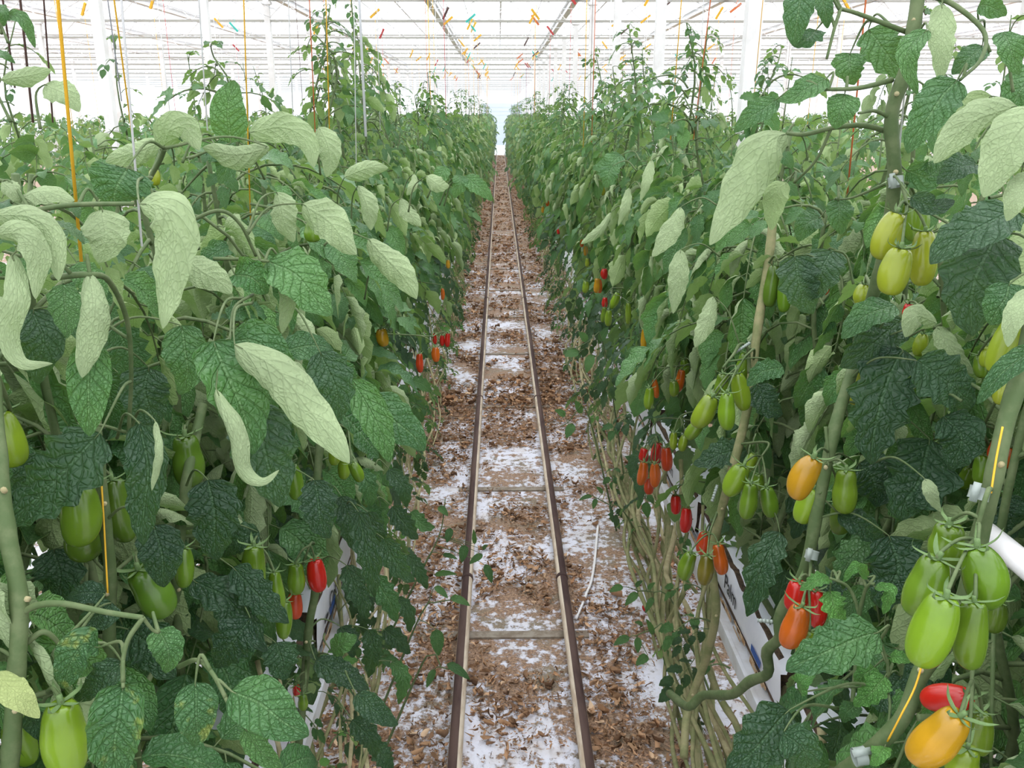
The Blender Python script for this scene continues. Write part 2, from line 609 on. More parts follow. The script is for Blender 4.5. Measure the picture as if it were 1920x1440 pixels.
def compound_leaf(seed, curl, hang, res, size=0.41, lobe=0.18, leaflets=3, wide=1.0):
    """A pinnate tomato leaf with its stalk; base at the origin, growing along +Y. Returns a collector
    (material 0 blade, 1 stalk)."""
    r = np.random.default_rng(seed)
    mb = MB()
    nv, nu = res
    up = nrm([0, 1, r.uniform(0.15, 0.7)])
    rach = hang_curve([0, 0, 0], up, size, r.uniform(0.9, 1.7) * hang + 0.3, 12, r, np.array([r.uniform(-.3, .3), 0, 0]))
    tube(mb, rach, [0.0042, 0.003, 0.0016], 6 if nu > 4 else 4, 8, 1, True, False)
    T = tangents(rach)
    spots = np.linspace(0.38, 0.84, leaflets)
    lf = []
    for t in spots:
        for sd in (-1, 1):
            lf.append((min(1, t + r.uniform(-.04, .04)), sd, r.uniform(0.095, 0.14) * size / 0.38 * (0.75 + 0.3 * t)))
        if res[1] > 4 and r.random() < 0.5:
            lf.append((t - 0.09, r.choice([-1, 1]), 0.04 * size / 0.38))
    lf.append((1.0, 0, r.uniform(0.13, 0.175) * size / 0.38))
    for t, sd, L in lf:
        x = t * 11
        i = min(int(x), 10)
        b = rach[i] * (1 - (x - i)) + rach[i + 1] * (x - i)
        tg = T[min(i, 11)]
        sidev = nrm(np.cross(tg, [0, 0, 1]))
        nn = nrm(np.cross(sidev, tg))
        if sd:
            d = nrm(sidev * sd * r.uniform(.7, 1.0) + tg * r.uniform(.3, .7) + nn * r.uniform(-.1, .35))
        else:
            d = tg
        pet = b + d * 0.02 * L / 0.11
        if sd and res[1] > 4:
            tube(mb, [b, pet], [0.0016, 0.0012], 5, 3, 1, False, False)
        else:
            pet = b
        c = hang_curve(pet, d, L, hang * r.uniform(.6, 1.5), nv, r, sidev * r.uniform(-.25, .25))
        ref = nrm(nn + 0.35 * np.array([0, 0, 1.0]) + r.normal(0, .15, 3))
        cu = curl * r.uniform(0.55, 1.35)
        if curl > .8:
            # rolled leaflets also twist about their own axis and show the pale back
            ref = np.array(Matrix.Rotation(r.normal(0, 1.0), 3, Vector(nrm(d)))) @ ref
        blade(mb, c, ref, L * r.uniform(.56, .76) * wide * (1 + 0.14 * cu), cu, lobe * r.uniform(.3, 1.5), nu, int(r.integers(1e9)), 0.11, 0, 0.75, asym=.25, crinkle=.10 if nu >= 6 else 0)
    return mb


# ------------------------------------------------------------------ the greenhouse
Y0, Y1, XS = -4.0, 104.0, 27.0
mb = MB()
mb.add([[-XS, Y0, 0], [XS, Y0, 0], [XS, Y1, 0], [-XS, Y1, 0]], [[0, 1, 2, 3]])
tag(link('floor', mb.mesh('floor', [M_FLOOR])), kind='structure')

for nm, a, b in (('wall_far', (-XS, Y1), (XS, Y1)), ('wall_left', (-XS, Y0), (-XS, Y1)), ('wall_right', (XS, Y1), (XS, Y0)), ('wall_near', (XS, Y0), (-XS, Y0))):
    mb = MB()
    mb.add([[*a, 0], [*b, 0], [*b, 4.6], [*a, 4.6]], [[0, 1, 2, 3]])
    tag(link(nm, mb.mesh(nm, [M_WALLGLASS], False)), kind='structure')

mb = MB()
box(mb, (0.15, 62, 1.38), (2.6, .12, 2.76))  # panel added to give the over-bright far end its bluish tone
for q in np.arange(.25, 2.7, .25):
    box(mb, (0.15, 61.93, q), (2.5, .02, .03))
FAR_PANEL = plain('blue_grey_panel', (0.52, 0.57, 0.65), 0.6)
tag(link('far_panel_1', mb.mesh('far_panel_1', [FAR_PANEL], False)), kind='structure')

# pitched glass roof, ridges along the rails, a gutter every 3.2 m
mb = MB()
xs = np.arange(-27.2, 27.3, 1.6)
for i in range(len(xs) - 1):
    za, zb = (4.5, 5.3) if i % 2 == 0 else (5.3, 4.5)
    mb.add([[xs[i], Y0, za], [xs[i + 1], Y0, zb], [xs[i + 1], Y1, zb], [xs[i], Y1, za]], [[0, 3, 2, 1]])
tag(link('ceiling', mb.mesh('ceiling', [M_GLASS], False)), kind='structure')
mb = MB()
for i in range(len(xs) - 1):
    za, zb = (4.52, 5.32) if i % 2 == 0 else (5.32, 4.52)
    for y in np.arange(Y0 + .5, Y1, 1.6):
        bar(mb, (xs[i], y, za), (xs[i + 1], y, zb), 0.028, 0.04)
tag(link('trim_1', mb.mesh('glazing_bars', [M_STEEL], False)), kind='structure')
mb = MB()
for i, x in enumerate(xs):
    if i % 2 == 0:
        box(mb, (x, (Y0 + Y1) / 2, 4.42), (0.13, Y1 - Y0, 0.10))
        for s in (-1, 1):
            box(mb, (x + s * .08, (Y0 + Y1) / 2, 4.49), (0.05, Y1 - Y0, 0.03))
    else:
        box(mb, (x, (Y0 + Y1) / 2, 5.32), (0.05, Y1 - Y0, 0.06))
tag(link('trim_2', mb.mesh('roof_gutters', [M_GUTTER], False)), kind='structure')

# lattice trusses across the rails
TY = [7.3 + 4.2 * k for k in range(-2, 23)]
mb = MB()
x0, x1 = -25.0, 25.0
for zz, w in ((3.95, 0.05), (4.36, 0.045)):
    bar(mb, (x0, 0, zz), (x1, 0, zz), w, 0.045, 1)
q = np.arange(x0, x1, 0.8)
for i, x in enumerate(q):
    bar(mb, (x, 0, 3.97), (x + 0.4, 0, 4.34), 0.016)
    bar(mb, (x + 0.4, 0, 4.34), (x + 0.8, 0, 3.97), 0.016)
truss_me = mb.mesh('roof_truss', [M_STEEL, M_CHORD], False)
for k, y in enumerate(TY):
    o = link('ceiling_truss', truss_me, None, (0, y, 0))
    tag(o, kind='structure')
# posts under the trusses
mb = MB()
box(mb, (0, 0, 2.19), (0.12, 0.12, 4.38))
box(mb, (0, 0, 4.3), (0.2, 0.16, 0.06))
post_me = mb.mesh('post', [M_STEEL], False)
for x in (-19.0, -11.95, -5.0, 1.95, 8.9, 15.85):
    for y in TY:
        if y > 5:
            tag(link('ceiling_post', post_me, None, (x, y, 0)), kind='structure')
# crop wires along the rows and hanging pipes / tie rods
mb = MB()
for x in (-7.4, -7.0, -5.8, -5.4, -4.2, -3.8, -2.6, -2.2, -1.0, -0.6, 0.6, 1.0, 2.2, 2.6, 3.8, 4.2, 5.4, 5.8, 7.0, 7.4):
    bar(mb, (x, Y0 + .1, 3.72), (x, 47, 3.72), 0.006)
tag(link('trim_3', mb.mesh('crop_wires', [M_WIRE], False)), kind='structure')
mb = MB()
for y in np.arange(9.4, 100, 2.1):
    bar(mb, (-25, y, 4.2), (25, y, 4.2), 0.012)
tag(link('trim_4', mb.mesh('screen_wires', [M_GUTTER], False)), kind='structure')

# ------------------------------------------------------------------ rails
def rail_mesh(y0, y1, inner, r=0.0235):
    mb = MB()
    ns = 16
    a = np.linspace(0, 2 * np.pi, ns, endpoint=False)
    ring = np.stack([np.cos(a) * r, np.zeros(ns), np.sin(a) * r], 1)
    ys = np.array([y0, y1])
    V = np.concatenate([ring + [0, y, 0] for y in ys])
    F, mi = [], []
    for j in range(ns):
        k = (j + 1) % ns
        F.append([j, j + ns, k + ns, k])
        am = (j + 0.5) / ns * 2 * np.pi
        nx, nz = np.cos(am) * inner, np.sin(am)
        mi.append(1 if (nx > 0.42 and nz > -0.95) or nx < -0.86 else 0)
    mb.add(V, np.array(F), None, np.array(mi))
    return mb


for inner, nm, lab in ((1, 'pipe_rail', 'left of the two rusty pipe rails running down the aisle'), (-1, 'pipe_rail', 'right of the two rusty pipe rails running down the aisle')):
    x = -0.21 * inner
    root = tag(empty(nm, (x, 0, 0.085)), lab, 'rail')
    mb = rail_mesh(-1.0, 46.6, inner)
    pipe = link('pipe', mb.mesh('pipe', [M_RUST, M_CREAM]), root)
    for y in (3.37, 5.9, 9.4, 13.0):
        m2 = MB()
        tube(m2, [(0, y - .012, 0), (0, y + .012, 0)], [0.0262], 16, 2, 0, False)
        link('joint_sleeve', m2.mesh('joint_sleeve', [M_RUST]), pipe)
mbS = MB()
box(mbS, (0, 0, -0.002), (0.60, 0.045, 0.022))
sl_me = mbS.mesh('cross_bar', [M_SLEEPER], False)
mbS = MB()
box(mbS, (0, 0, 0.045), (0.008, 0.06, 0.036))
box(mbS, (0, 0, 0.06), (0.04, 0.05, 0.006))
sad_me = mbS.mesh('saddle', [M_DARK], False)
ORD = ['first', 'second', 'third', 'fourth', 'fifth', 'sixth', 'seventh', 'eighth', 'ninth', 'tenth', 'eleventh', 'twelfth', 'thirteenth', 'fourteenth', 'fifteenth',
       'sixteenth', 'seventeenth', 'eighteenth', 'nineteenth', 'twentieth']
for i, y in enumerate((1.62, 3.06, 4.5, 5.95, 7.4, 8.85, 10.3, 11.8)):
    root = tag(empty('rail_support', (0, y, 0)), 'dusty cross bar under both rails, %s from the near end of the track' % ORD[i], 'rail support', 'cross bars carrying the rails')
    link('cross_bar', sl_me, root)
    for s in (-1, 1):
        link('saddle', sad_me, root, (0.21 * s, 0, 0))

# ------------------------------------------------------------------ litter of dead leaves (nobody could count it)
def fbm(x, y, seed, base=1.0, octv=4):
    r = np.random.default_rng(seed)
    out = np.zeros_like(x)
    amp = 1.0
    tot = 0
    for o in range(octv):
        g = r.random((64, 64))
        fx, fy = x * base * 2 ** o, y * base * 2 ** o
        ix, iy = np.floor(fx).astype(int), np.floor(fy).astype(int)
        tx, ty = fx - ix, fy - iy
        tx, ty = tx * tx * (3 - 2 * tx), ty * ty * (3 - 2 * ty)
        a = g[ix % 64, iy % 64]
        b = g[(ix + 1) % 64, iy % 64]
        c = g[ix % 64, (iy + 1) % 64]
        d = g[(ix + 1) % 64, (iy + 1) % 64]
        out += amp * ((a * (1 - tx) + b * tx) * (1 - ty) + (c * (1 - tx) + d * tx) * ty)
        tot += amp
        amp *= 0.55
    return out / tot


def litter(name, n, y0, y1, smin, smax, seed, thr, xr=0.95, ypow=1.0):
    r = np.random.default_rng(seed)
    x = r.uniform(-xr, xr, n)
    y = y0 + (y1 - y0) * r.random(n) ** ypow
    m = fbm(x + 40, y + 20, 5, 2.6, 4) + 0.10 * (np.abs(np.abs(x) - 0.36) < 0.13) + 0.05 * (y > 5) + r.normal(0, 0.035, n)
    keep = m > thr
    keep &= ~((np.abs(np.abs(x) - 0.21) < 0.035))
    x, y = x[keep], y[keep]
    n = len(x)
    s = smin + (smax - smin) * r.random(n) ** 2.5
    asp = 0.06 + 0.5 * r.random(n) ** 1.8
    a = r.uniform(0, 6.28, n)
    gu, gv = np.meshgrid(np.linspace(-.5, .5, 3), np.linspace(-.5, .5, 4), indexing='ij')
    gu, gv = gu.ravel(), gv.ravel()
    jit = r.normal(0, 0.12, (n, 12, 2))
    tap = 1 - (np.abs(gv) * 2) ** 2 * 0.7
    U = (gu[None] * tap[None] + jit[..., 0] * 0.5) * (s * asp)[:, None]
    V = (gv[None] + jit[..., 1] * 0.5) * s[:, None]
    curlz = (r.uniform(-1.0, 2.6, n)[:, None] * (gu[None] ** 2) * 1.8 * asp[:, None] + r.uniform(-.3, .9, n)[:, None] * gv[None] ** 2 * 1.5 + r.normal(0, .10, (n, 12))) * s[:, None]
    Z = 0.006 + curlz - curlz.min(1, keepdims=True) + r.uniform(0, .012, n)[:, None]
    roll = r.normal(0, .75, n)[:, None]
    U, curlz = U * np.cos(roll) - curlz * np.sin(roll), U * np.sin(roll) + curlz * np.cos(roll)
    Z = 0.004 + curlz - curlz.min(1, keepdims=True) + r.uniform(0, .010, n)[:, None]
    X = x[:, None] + np.cos(a)[:, None] * U - np.sin(a)[:, None] * V
    Y = y[:, None] + np.sin(a)[:, None] * U + np.cos(a)[:, None] * V
    verts = np.stack([X, Y, Z], -1).reshape(-1, 3)
    base = np.arange(n)[:, None, None] * 12
    q = np.array([[i * 4 + j, i * 4 + j + 1, (i + 1) * 4 + j + 1, (i + 1) * 4 + j] for i in range(2) for j in range(3)])
    F = (base + q[None]).reshape(-1, 4)
    mb = MB()
    mb.add(verts, F)
    return mb


for nm, args, lab in (
        ('dead_leaf_litter', (26000, 0.9, 6.0, 0.012, 0.048, 3, 0.505, 0.95, 1.1), 'dry brown curled leaf litter lying over the white ground sheet near the camera'),
        ('crumbled_litter', (52000, 0.9, 9.0, 0.005, 0.020, 4, 0.47, 0.8, 1.2), 'fine brown crumbs of dead leaf between and beside the rails'),
        ('distant_litter', (26000, 6.0, 46, 0.02, 0.075, 6, 0.45, 0.75, 1.5), 'dry brown leaf litter further down the aisle')):
    o = link(nm, litter(nm, *args).mesh(nm, [M_LITTER]))
    tag(o, lab, 'leaf litter', kind='stuff')

# ------------------------------------------------------------------ growing slabs on white trays beside the rows
def text_mesh(body, size):
    cu = bpy.data.curves.new('lettering', 'FONT')
    cu.body = body
    cu.size = size
    cu.extrude = 0.0004
    return cu


def slab(x, y, L, inward, first, label):
    root = tag(empty('growing_slab', (x, y, 0.50)), label, 'growing slab', 'growing slabs on the trays')
    mb = MB()
    # wrapped slab: rounded section, torn open near the camera end
    a = np.linspace(0, 2 * np.pi, 20, endpoint=False)
    sec = np.stack([np.sign(np.cos(a)) * np.abs(np.cos(a)) ** 0.45 * 0.10, np.sign(np.sin(a)) * np.abs(np.sin(a)) ** 0.45 * 0.085 + 0.087], 1)
    r = np.random.default_rng(int(y * 100) + 5)
    ys = np.linspace(0, L, 16)
    V = []
    for i, yy in enumerate(ys):
        k = 1 + r.normal(0, 0.012, len(a))
        V.append(np.stack([sec[:, 0] * k, np.full(len(a), yy) + (r.normal(0, .015, len(a)) if i == 0 else 0), sec[:, 1] * k], 1))
    V = np.concatenate(V)
    ns = len(a)
    F = [[i * ns + j, i * ns + (j + 1) % ns, (i + 1) * ns + (j + 1) % ns, (i + 1) * ns + j] for i in range(15) for j in range(ns)]
    mb.add(V, np.array(F)[:, ::-1])
    wrap = link('wrapper', mb.mesh('wrapper', [M_BAG]), root)
    mb = MB()
    box(mb, (0, L / 2 + .02, 0.086), (0.184, L - .08, 0.155))
    link('substrate', mb.mesh('substrate', [M_COCO], False), root)
    if first:
        sgn = inward
        fx = sgn * 0.1035
        def face(o):
            # lettering on the side that looks into the aisle
            o.parent = wrap
            COL.objects.link(o)
        t = bpy.data.objects.new('printed_word', text_mesh(first, 0.075))
        t.data.materials.append(M_INK)
        face(t)
        if sgn < 0:
            t.matrix_local = Matrix.Translation((fx, L * 0.60, 0.07)) @ Euler((math.pi / 2, 0, -math.pi / 2)).to_matrix().to_4x4()
        else:
            t.matrix_local = Matrix.Translation((fx, L * 0.18, 0.06)) @ Euler((math.pi / 2, 0, math.pi / 2)).to_matrix().to_4x4()
        m2 = MB()
        box(m2, (fx, L * 0.22, 0.06), (0.001, 0.09, 0.022))
        link('blue_print', m2.mesh('blue_print', [M_BLUEINK], False), wrap)
        m2 = MB()
        box(m2, (fx, L * 0.12, 0.075), (0.001, 0.05, 0.012))
        link('black_print', m2.mesh('black_print', [M_INK], False), wrap)
    m2 = MB()
    rr = np.random.default_rng(int(y * 31))
    for k in range(14):
        yy = rr.uniform(0, L * .8)
        box(m2, (inward * (0.102), yy, rr.uniform(.004, .03)), (0.002, rr.uniform(.02, .11), rr.uniform(.003, .016)))
    st = link('stain', m2.mesh('stain', [M_STAIN], False), wrap)
    st['kind'] = 'stuff'
    return root


SLABROW = {-1: -0.70, 1: 0.775}
for sgn in (1, -1):
    words = {0: 'Palm', 1: 'Palm', 2: 'Palm'} if sgn > 0 else {0: 'Cebt', 1: 'Cebt', 2: 'Cebt'}
    for i in range(7):
        side = 'right' if sgn > 0 else 'left'
        y = .88 + i * 1.02 if sgn > 0 else 1.17 + i * 1.02
        if i == 0:
            lab = 'white growing slab with black lettering and a torn brown end, nearest in the %s row' % side
        else:
            lab = 'white wrapped growing slab, %s from the camera under the %s row' % (ORD[i], side)
        slab(SLABROW[sgn], y, 0.97, -sgn, words.get(i), lab)
    tray = tag(empty('growing_tray', (SLABROW[sgn], 0.3, 0.40)), 'long white tray on legs carrying the slabs of the %s row' % ('right' if sgn > 0 else 'left'), 'tray')
    mb = MB()
    box(mb, (0, 23, 0.085), (0.25, 46, 0.012))
    for s in (-1, 1):
        box(mb, (s * 0.125, 23, 0.07), (0.012, 46, 0.05))
    link('trough', mb.mesh('trough', [M_TRAY], False), tray)
    lm = MB()
    box(lm, (0, 0, -0.175), (0.03, 0.03, 0.45))
    box(lm, (0, 0, 0.03), (0.24, 0.03, 0.02))
    leg_me = lm.mesh('leg', [M_STEEL], False)
    for k in range(16):
        link('leg', leg_me, tray, (0, 0.7 + k * 2.9, 0.03))

# hose, pipe and fallen fruit
hp = [G(px, py, 0.012) for px, py in ((1121, 985), (1118, 1020), (1114, 1060), (1108, 1092), (1100, 1112), (1090, 1138), (1080, 1160))]
mb = MB()
tube(mb, hp, [0.006], 8, 28)
tag(link('irrigation_hose', mb.mesh('irrigation_hose', [M_PVC])), 'thin white hose lying on the ground sheet right of the rails', 'hose')
pa, pb = P(1850, 1000, 1.22), P(1990, 1115, 1.02)
mb = MB()
tp = pa + (pb - pa) * np.linspace(0, 1, 6)[:, None]
ax = nrm(pb - pa)
ns = 20
ang = np.linspace(0, 2 * np.pi, ns, endpoint=False)
U = nrm(np.cross(ax, [0, 0, 1]))
Wv = np.cross(ax, U)
rings = []
for rad, seq in ((0.0165, (pa, pb)), (0.0140, (pb, pa))):
    for q_ in seq:
        rings.append(q_ + rad * (np.cos(ang)[:, None] * U + np.sin(ang)[:, None] * Wv))
V = np.concatenate(rings)
F = [[i * ns + j, i * ns + (j + 1) % ns, ((i + 1) % 4) * ns + (j + 1) % ns, ((i + 1) % 4) * ns + j] for i in range(4) for j in range(ns)]
mb.add(V, np.array(F))
tag(link('plastic_pipe', mb.mesh('plastic_pipe', [M_PVC])), 'white plastic pipe end sticking out beside the green tomato cluster', 'pipe')


# ------------------------------------------------------------------ what the photo shows close by: measured fruit, leaves and stems
TC = {'lg': (0.1776, 0.2775, 0.0185, 0.55), 'yg': (0.2479, 0.296, 0.0222, 0.35), 'g': (0.1147, 0.2035, 0.0163, 0.65), 'dg': (0.0814, 0.148, 0.0163, 0.65), 'ol': (0.1628, 0.1295, 0.0185, 0.8), 'yo': (0.425, 0.2295, 0.0127, 0.5), 'or': (0.476, 0.0978, 0.0102, 0.45), 'ro': (0.442, 0.0467, 0.0102, 0.5), 'rd': (0.425, 0.0136, 0.0085, 0.12)}
# cluster: (attach point, plant key, [(px, py, width, length, tilt, depth, colour, label)])
CL = [
 ((1690, 345, 1.25), 'A', [
   (1665, 441, 60, 90, 14, 1.20, 'yg', 'yellow-green plum tomato, upper left one of the cluster below the clear clip'),
   (1678, 507, 66, 88, 8, 1.16, 'yg', 'pale green plum tomato, lowest of the cluster on the tall stem'),
   (1731, 483, 56, 102, -4, 1.22, 'yg', 'yellow-green plum tomato half hidden behind the dark leaf, cluster on the tall stem'),
   (1716, 410, 56, 80, -10, 1.29, 'g', 'green tomato at the back of the topmost cluster')]),
 ((1452, 480, 2.05), 'D', [
   (1447, 535, 32, 78, 3, 2.06, 'dg', 'dark green plum tomato hanging beside the stem with peeling skin'),
   (1471, 548, 30, 72, -3, 2.04, 'g', 'green plum tomato, right one of the shaded upper pair')]),
 ((1412, 655, 1.95), 'D', [
   (1321, 771, 44, 66, 24, 1.95, 'lg', 'bright green tomato leaning out, leftmost of the cluster under the grey truss arch'),
   (1363, 770, 38, 70, -4, 1.90, 'lg', 'bright green tomato hanging straight in the middle of the three under the truss arch'),
   (1389, 733, 38, 70, -16, 1.95, 'lg', 'bright green tomato, top right of the cluster beside the chewed leaf'),
   (1353, 722, 30, 45, 5, 2.06, 'g', 'small green tomato at the back of the cluster under the truss arch'),
   (1301, 806, 30, 40, 35, 2.12, 'g', 'olive green tomato tucked below the leaning bright green one'),
   (1393, 690, 34, 60, 10, 2.12, 'g', 'green tomato half hidden below the truss arch')]),
 ((1285, 775, 2.5), 'row', [
   (1263, 826, 17, 33, 0, 2.5, 'lg', 'small light green tomato, left of the low pair behind the curly leaf'),
   (1281, 830, 20, 32, 10, 2.5, 'lg', 'small light green tomato, right of the low pair behind the curly leaf')]),
 ((1238, 785, 3.1), 'row', [
   (1207, 853, 22, 28, 4, 3.15, 'rd', 'small red tomato, upper left of the ripe cluster of six'),
   (1231, 850, 24, 44, 6, 3.2, 'rd', 'red tomato, top middle of the ripe cluster of six'),
   (1250, 860, 25, 44, -6, 3.1, 'ro', 'red tomato, rightmost of the ripe cluster of six'),
   (1205, 887, 24, 44, 6, 3.1, 'or', 'orange tomato, lower left of the ripe cluster of six'),
   (1228, 890, 24, 44, -3, 3.05, 'or', 'amber orange tomato with a greenish neck in the ripe cluster of six'),
   (1217, 910, 21, 32, 0, 3.2, 'ro', 'brownish orange tomato, lowest of the ripe cluster of six')]),
 ((1290, 900, 2.75), 'row', [
   (1267, 945, 24, 36, -5, 2.8, 'rd', 'red tomato partly behind a leaf, upper of the bare red pair'),
   (1286, 974, 26, 47, 0, 2.75, 'rd', 'bright red tomato hanging alone, lower of the bare red pair')]),
 ((1240, 690, 2.9), 'row', [
   (1217, 746, 22, 40, 3, 2.9, 'lg', 'pale green tomato beside an orange one above the ripe cluster'),
   (1229, 728, 15, 36, -10, 3.0, 'or', 'orange tomato behind the pale green one above the ripe cluster'),
   (1275, 713, 20, 42, 8, 2.9, 'or', 'orange tomato high by the leaf above the ripe cluster'),
   (1264, 728, 22, 30, -4, 2.85, 'g', 'green tomato in front of the orange one above the ripe cluster'),
   (1283, 690, 20, 34, -3, 3.0, 'g', 'green tomato above the orange one beside the curled leaf'),
   (1207, 638, 13, 44, -2, 3.2, 'yo', 'yellow tomato among withered leaves in the right row')]),
 ((1440, 830, 1.95), 'D', [
   (1380, 899, 46, 64, 24, 1.85, 'lg', 'light green tomato leaning left in the low cluster of five'),
   (1404, 938, 38, 68, 3, 1.82, 'g', 'green tomato hanging lowest in the low cluster of five'),
   (1442, 940, 38, 58, -16, 1.85, 'g', 'green tomato leaning right in the low cluster of five'),
   (1406, 868, 26, 40, 25, 2.02, 'lg', 'small green tomato at the top of the low cluster of five'),
   (1422, 903, 26, 32, 0, 2.0, 'g', 'dark green small tomato at the back of the low cluster of five')]),
 ((1548, 800, 1.42), 'B', [
   (1508, 894, 60, 86, 20, 1.32, 'yo', 'yellow-orange plum tomato left of the thick stem, turning ripe'),
   (1585, 919, 53, 82, -3, 1.40, 'g', 'dark green plum tomato right of the thick stem'),
   (1514, 946, 50, 70, 15, 1.45, 'lg', 'light green tomato under the yellow-orange one'),
   (1576, 970, 48, 60, -4, 1.5, 'dg', 'dark olive tomato in the shade under the dark green one')]),
 ((1345, 960, 2.1), 'D', [
   (1288, 1060, 36, 54, 14, 2.05, 'g', 'green tomato, left of the low cluster above the white slab'),
   (1323, 1068, 34, 57, 2, 2.0, 'ol', 'olive brown tomato, middle of the low cluster above the white slab'),
   (1350, 1047, 32, 58, -14, 2.05, 'or', 'orange-red tomato, right of the low cluster above the white slab'),
   (1320, 1018, 32, 44, 5, 2.15, 'ro', 'brownish red tomato at the top of the low cluster above the white slab')]),
 ((1520, 1060, 1.42), 'B', [
   (1493, 1116, 50, 58, 4, 1.40, 'rd', 'shiny red tomato, top of the ripe cluster behind the young shoot'),
   (1490, 1174, 56, 84, 12, 1.33, 'or', 'orange-red tomato in front, ripe cluster behind the young shoot'),
   (1532, 1140, 42, 70, -8, 1.45, 'rd', 'red tomato on the right of the ripe cluster behind the young shoot'),
   (1510, 1208, 34, 56, 10, 1.36, 'lg', 'green tomato peeping above the big horizontal leaf')]),
 ((1851, 925, .93), 'C', [
   (1749, 1181, 90, 140, 11, .86, 'lg', 'large light green tomato at the front of the big green cluster'),
   (1821, 1187, 70, 126, -4, .88, 'g', 'green tomato, front right of the big green cluster, narrowing downward'),
   (1737, 1098, 86, 118, 12, .92, 'g', 'green tomato behind on the left of the big green cluster'),
   (1844, 1080, 94, 118, -20, .90, 'g', 'wide green tomato on the right of the big green cluster by the white pipe'),
   (1776, 1018, 76, 78, 0, .97, 'g', 'green tomato at the top back of the big green cluster'),
   (1867, 1155, 46, 60, 0, 1.12, 'dg', 'dark olive tomato in the shade behind the big green cluster')]),
 ((1822, 1210, .95), 'C', [
   (1777, 1309, 62, 92, 72, .97, 'rd', 'bright red tomato lying sideways on the orange one'),
   (1758, 1384, 88, 128, 30, .86, 'yo', 'large amber tomato with a greenish shoulder, below the red one'),
   (1838, 1372, 56, 80, -8, .98, 'g', 'green tomato in the shade right of the amber one'),
   (1806, 1432, 68, 72, 4, .90, 'lg', 'green tomato lowest at the frame edge, below the amber one')]),
 ((1905, 570, 1.05), 'C', [
   (1889, 642, 62, 120, 14, 1.05, 'yg', 'large yellow-green tomato high beside the edge stem'),
   (1851, 668, 30, 40, 6, 1.3, 'yg', 'small yellow-green tomato, upper of the pair next to the large one'),
   (1838, 686, 28, 44, -12, 1.32, 'g', 'small green tomato with a dark tip, lower of the pair next to the large one'),
   (1876, 735, 30, 46, 0, 1.12, 'yg', 'yellow-green tomato under the blue-green leaf by the edge stem')]),
 ((1845, 800, 1.35), 'C', [
   (1868, 842, 34, 42, 4, 1.36, 'ro', 'red tomato partly behind the stem with the yellow string'),
   (1890, 857, 34, 40, -4, 1.4, 'or', 'orange tomato right of the stem with the yellow string'),
   (1840, 880, 36, 58, -5, 1.38, 'g', 'dull green tomato left of the stem with the yellow string'),
   (1812, 895, 30, 44, 10, 1.45, 'g', 'green tomato further back left of the stem with the yellow string')]),
 ((1718, 590, 1.6), 'B', [
   (1726, 646, 30, 44, 6, 1.6, 'yg', 'yellow-green tomato showing under the small curled leaf'),
   (1703, 583, 24, 28, 0, 1.75, 'rd', 'red speck of a tomato above the small curled leaf')]),
 ((1612, 680, 1.5), 'B', [
   (1607, 725, 40, 66, 3, 1.5, 'yg', 'yellow-green tomato in a slit between the stem and the dark leaf')]),
 ((1625, 520, 1.42), 'A', [
   (1618, 552, 40, 40, 4, 1.45, 'yg', 'yellow-green tomato end above the bright leaf on the tall stem')]),
 ((1553, 500, 1.9), 'row', [
   (1550, 530, 16, 44, 0, 1.9, 'ro', 'thin dark red shrivelled tomato left of the topmost cluster')]),
 ((1135, 490, 5.0), 'row', [
   (1133, 513, 16, 20, 0, 5.0, 'rd', 'red tomato at the top of the far right-row cluster'),
   (1119, 535, 14, 28, 2, 5.0, 'yo', 'yellow tomato beside the red one in the far right-row cluster'),
   (1124, 536, 12, 26, -3, 5.1, 'or', 'orange tomato behind the yellow one in the far right-row cluster'),
   (1098, 538, 15, 22, 4, 5.1, 'lg', 'green tomato left of the yellow one in the far right-row cluster')]),
 ((1148, 540, 4.7), 'row', [
   (1134, 567, 13, 20, 2, 4.7, 'rd', 'red tomato below a dark leaf, second far cluster of the right row'),
   (1153, 563, 18, 32, 22, 4.6, 'lg', 'light green slanting tomato, second far cluster of the right row'),
   (1132, 590, 13, 28, 6, 4.7, 'g', 'green tomato, left of the lower pair in the second far cluster'),
   (1141, 596, 16, 30, 2, 4.6, 'lg', 'green tomato, right of the lower pair in the second far cluster'),
   (1178, 587, 13, 40, -2, 4.3, 'lg', 'slim light green tomato right of the second far cluster')]),
 ((1130, 335, 6.4), 'row', [(1131, 354, 11, 24, 2, 6.4, 'yg', 'yellow-green tomato high in the right row, on its own')]),
 ((1026, 370, 9.0), 'row', [
   (1027, 382, 8, 12, 0, 9.0, 'or', 'tiny orange tomato far down the right row'),
   (1018, 393, 7, 12, 0, 9.0, 'yo', 'tiny yellow tomato far down the right row'),
   (1034, 390, 9, 14, 0, 8.9, 'yg', 'tiny yellow-green tomato far down the right row')]),
 ((1050, 420, 7.6), 'row', [(1048, 433, 10, 12, 0, 7.6, 'rd', 'single small red tomato far down the right row')]),
 ((1098, 440, 6.0), 'row', [
   (1091, 456, 9, 14, 0, 6.0, 'or', 'small orange tomato, upper one halfway down the right row'),
   (1098, 470, 10, 18, 0, 6.0, 'yo', 'small amber tomato, lower one halfway down the right row'),
   (1101, 492, 9, 16, 0, 5.9, 'yg', 'small yellow tomato low on the right row foliage')]),
 # left row
 ((20, 770, 1.0), 'F', [(12, 822, 76, 106, -8, 1.0, 'lg', 'green tomato cut by the frame edge beside the light stem')]),
 ((165, 880, 1.2), 'G', [
   (150, 962, 82, 118, 6, 1.12, 'g', 'large dark green tomato, front one of the overlapping shaded pair'),
   (155, 1012, 76, 80, 0, 1.18, 'dg', 'dark green tomato with a small scar below the front one of the pair'),
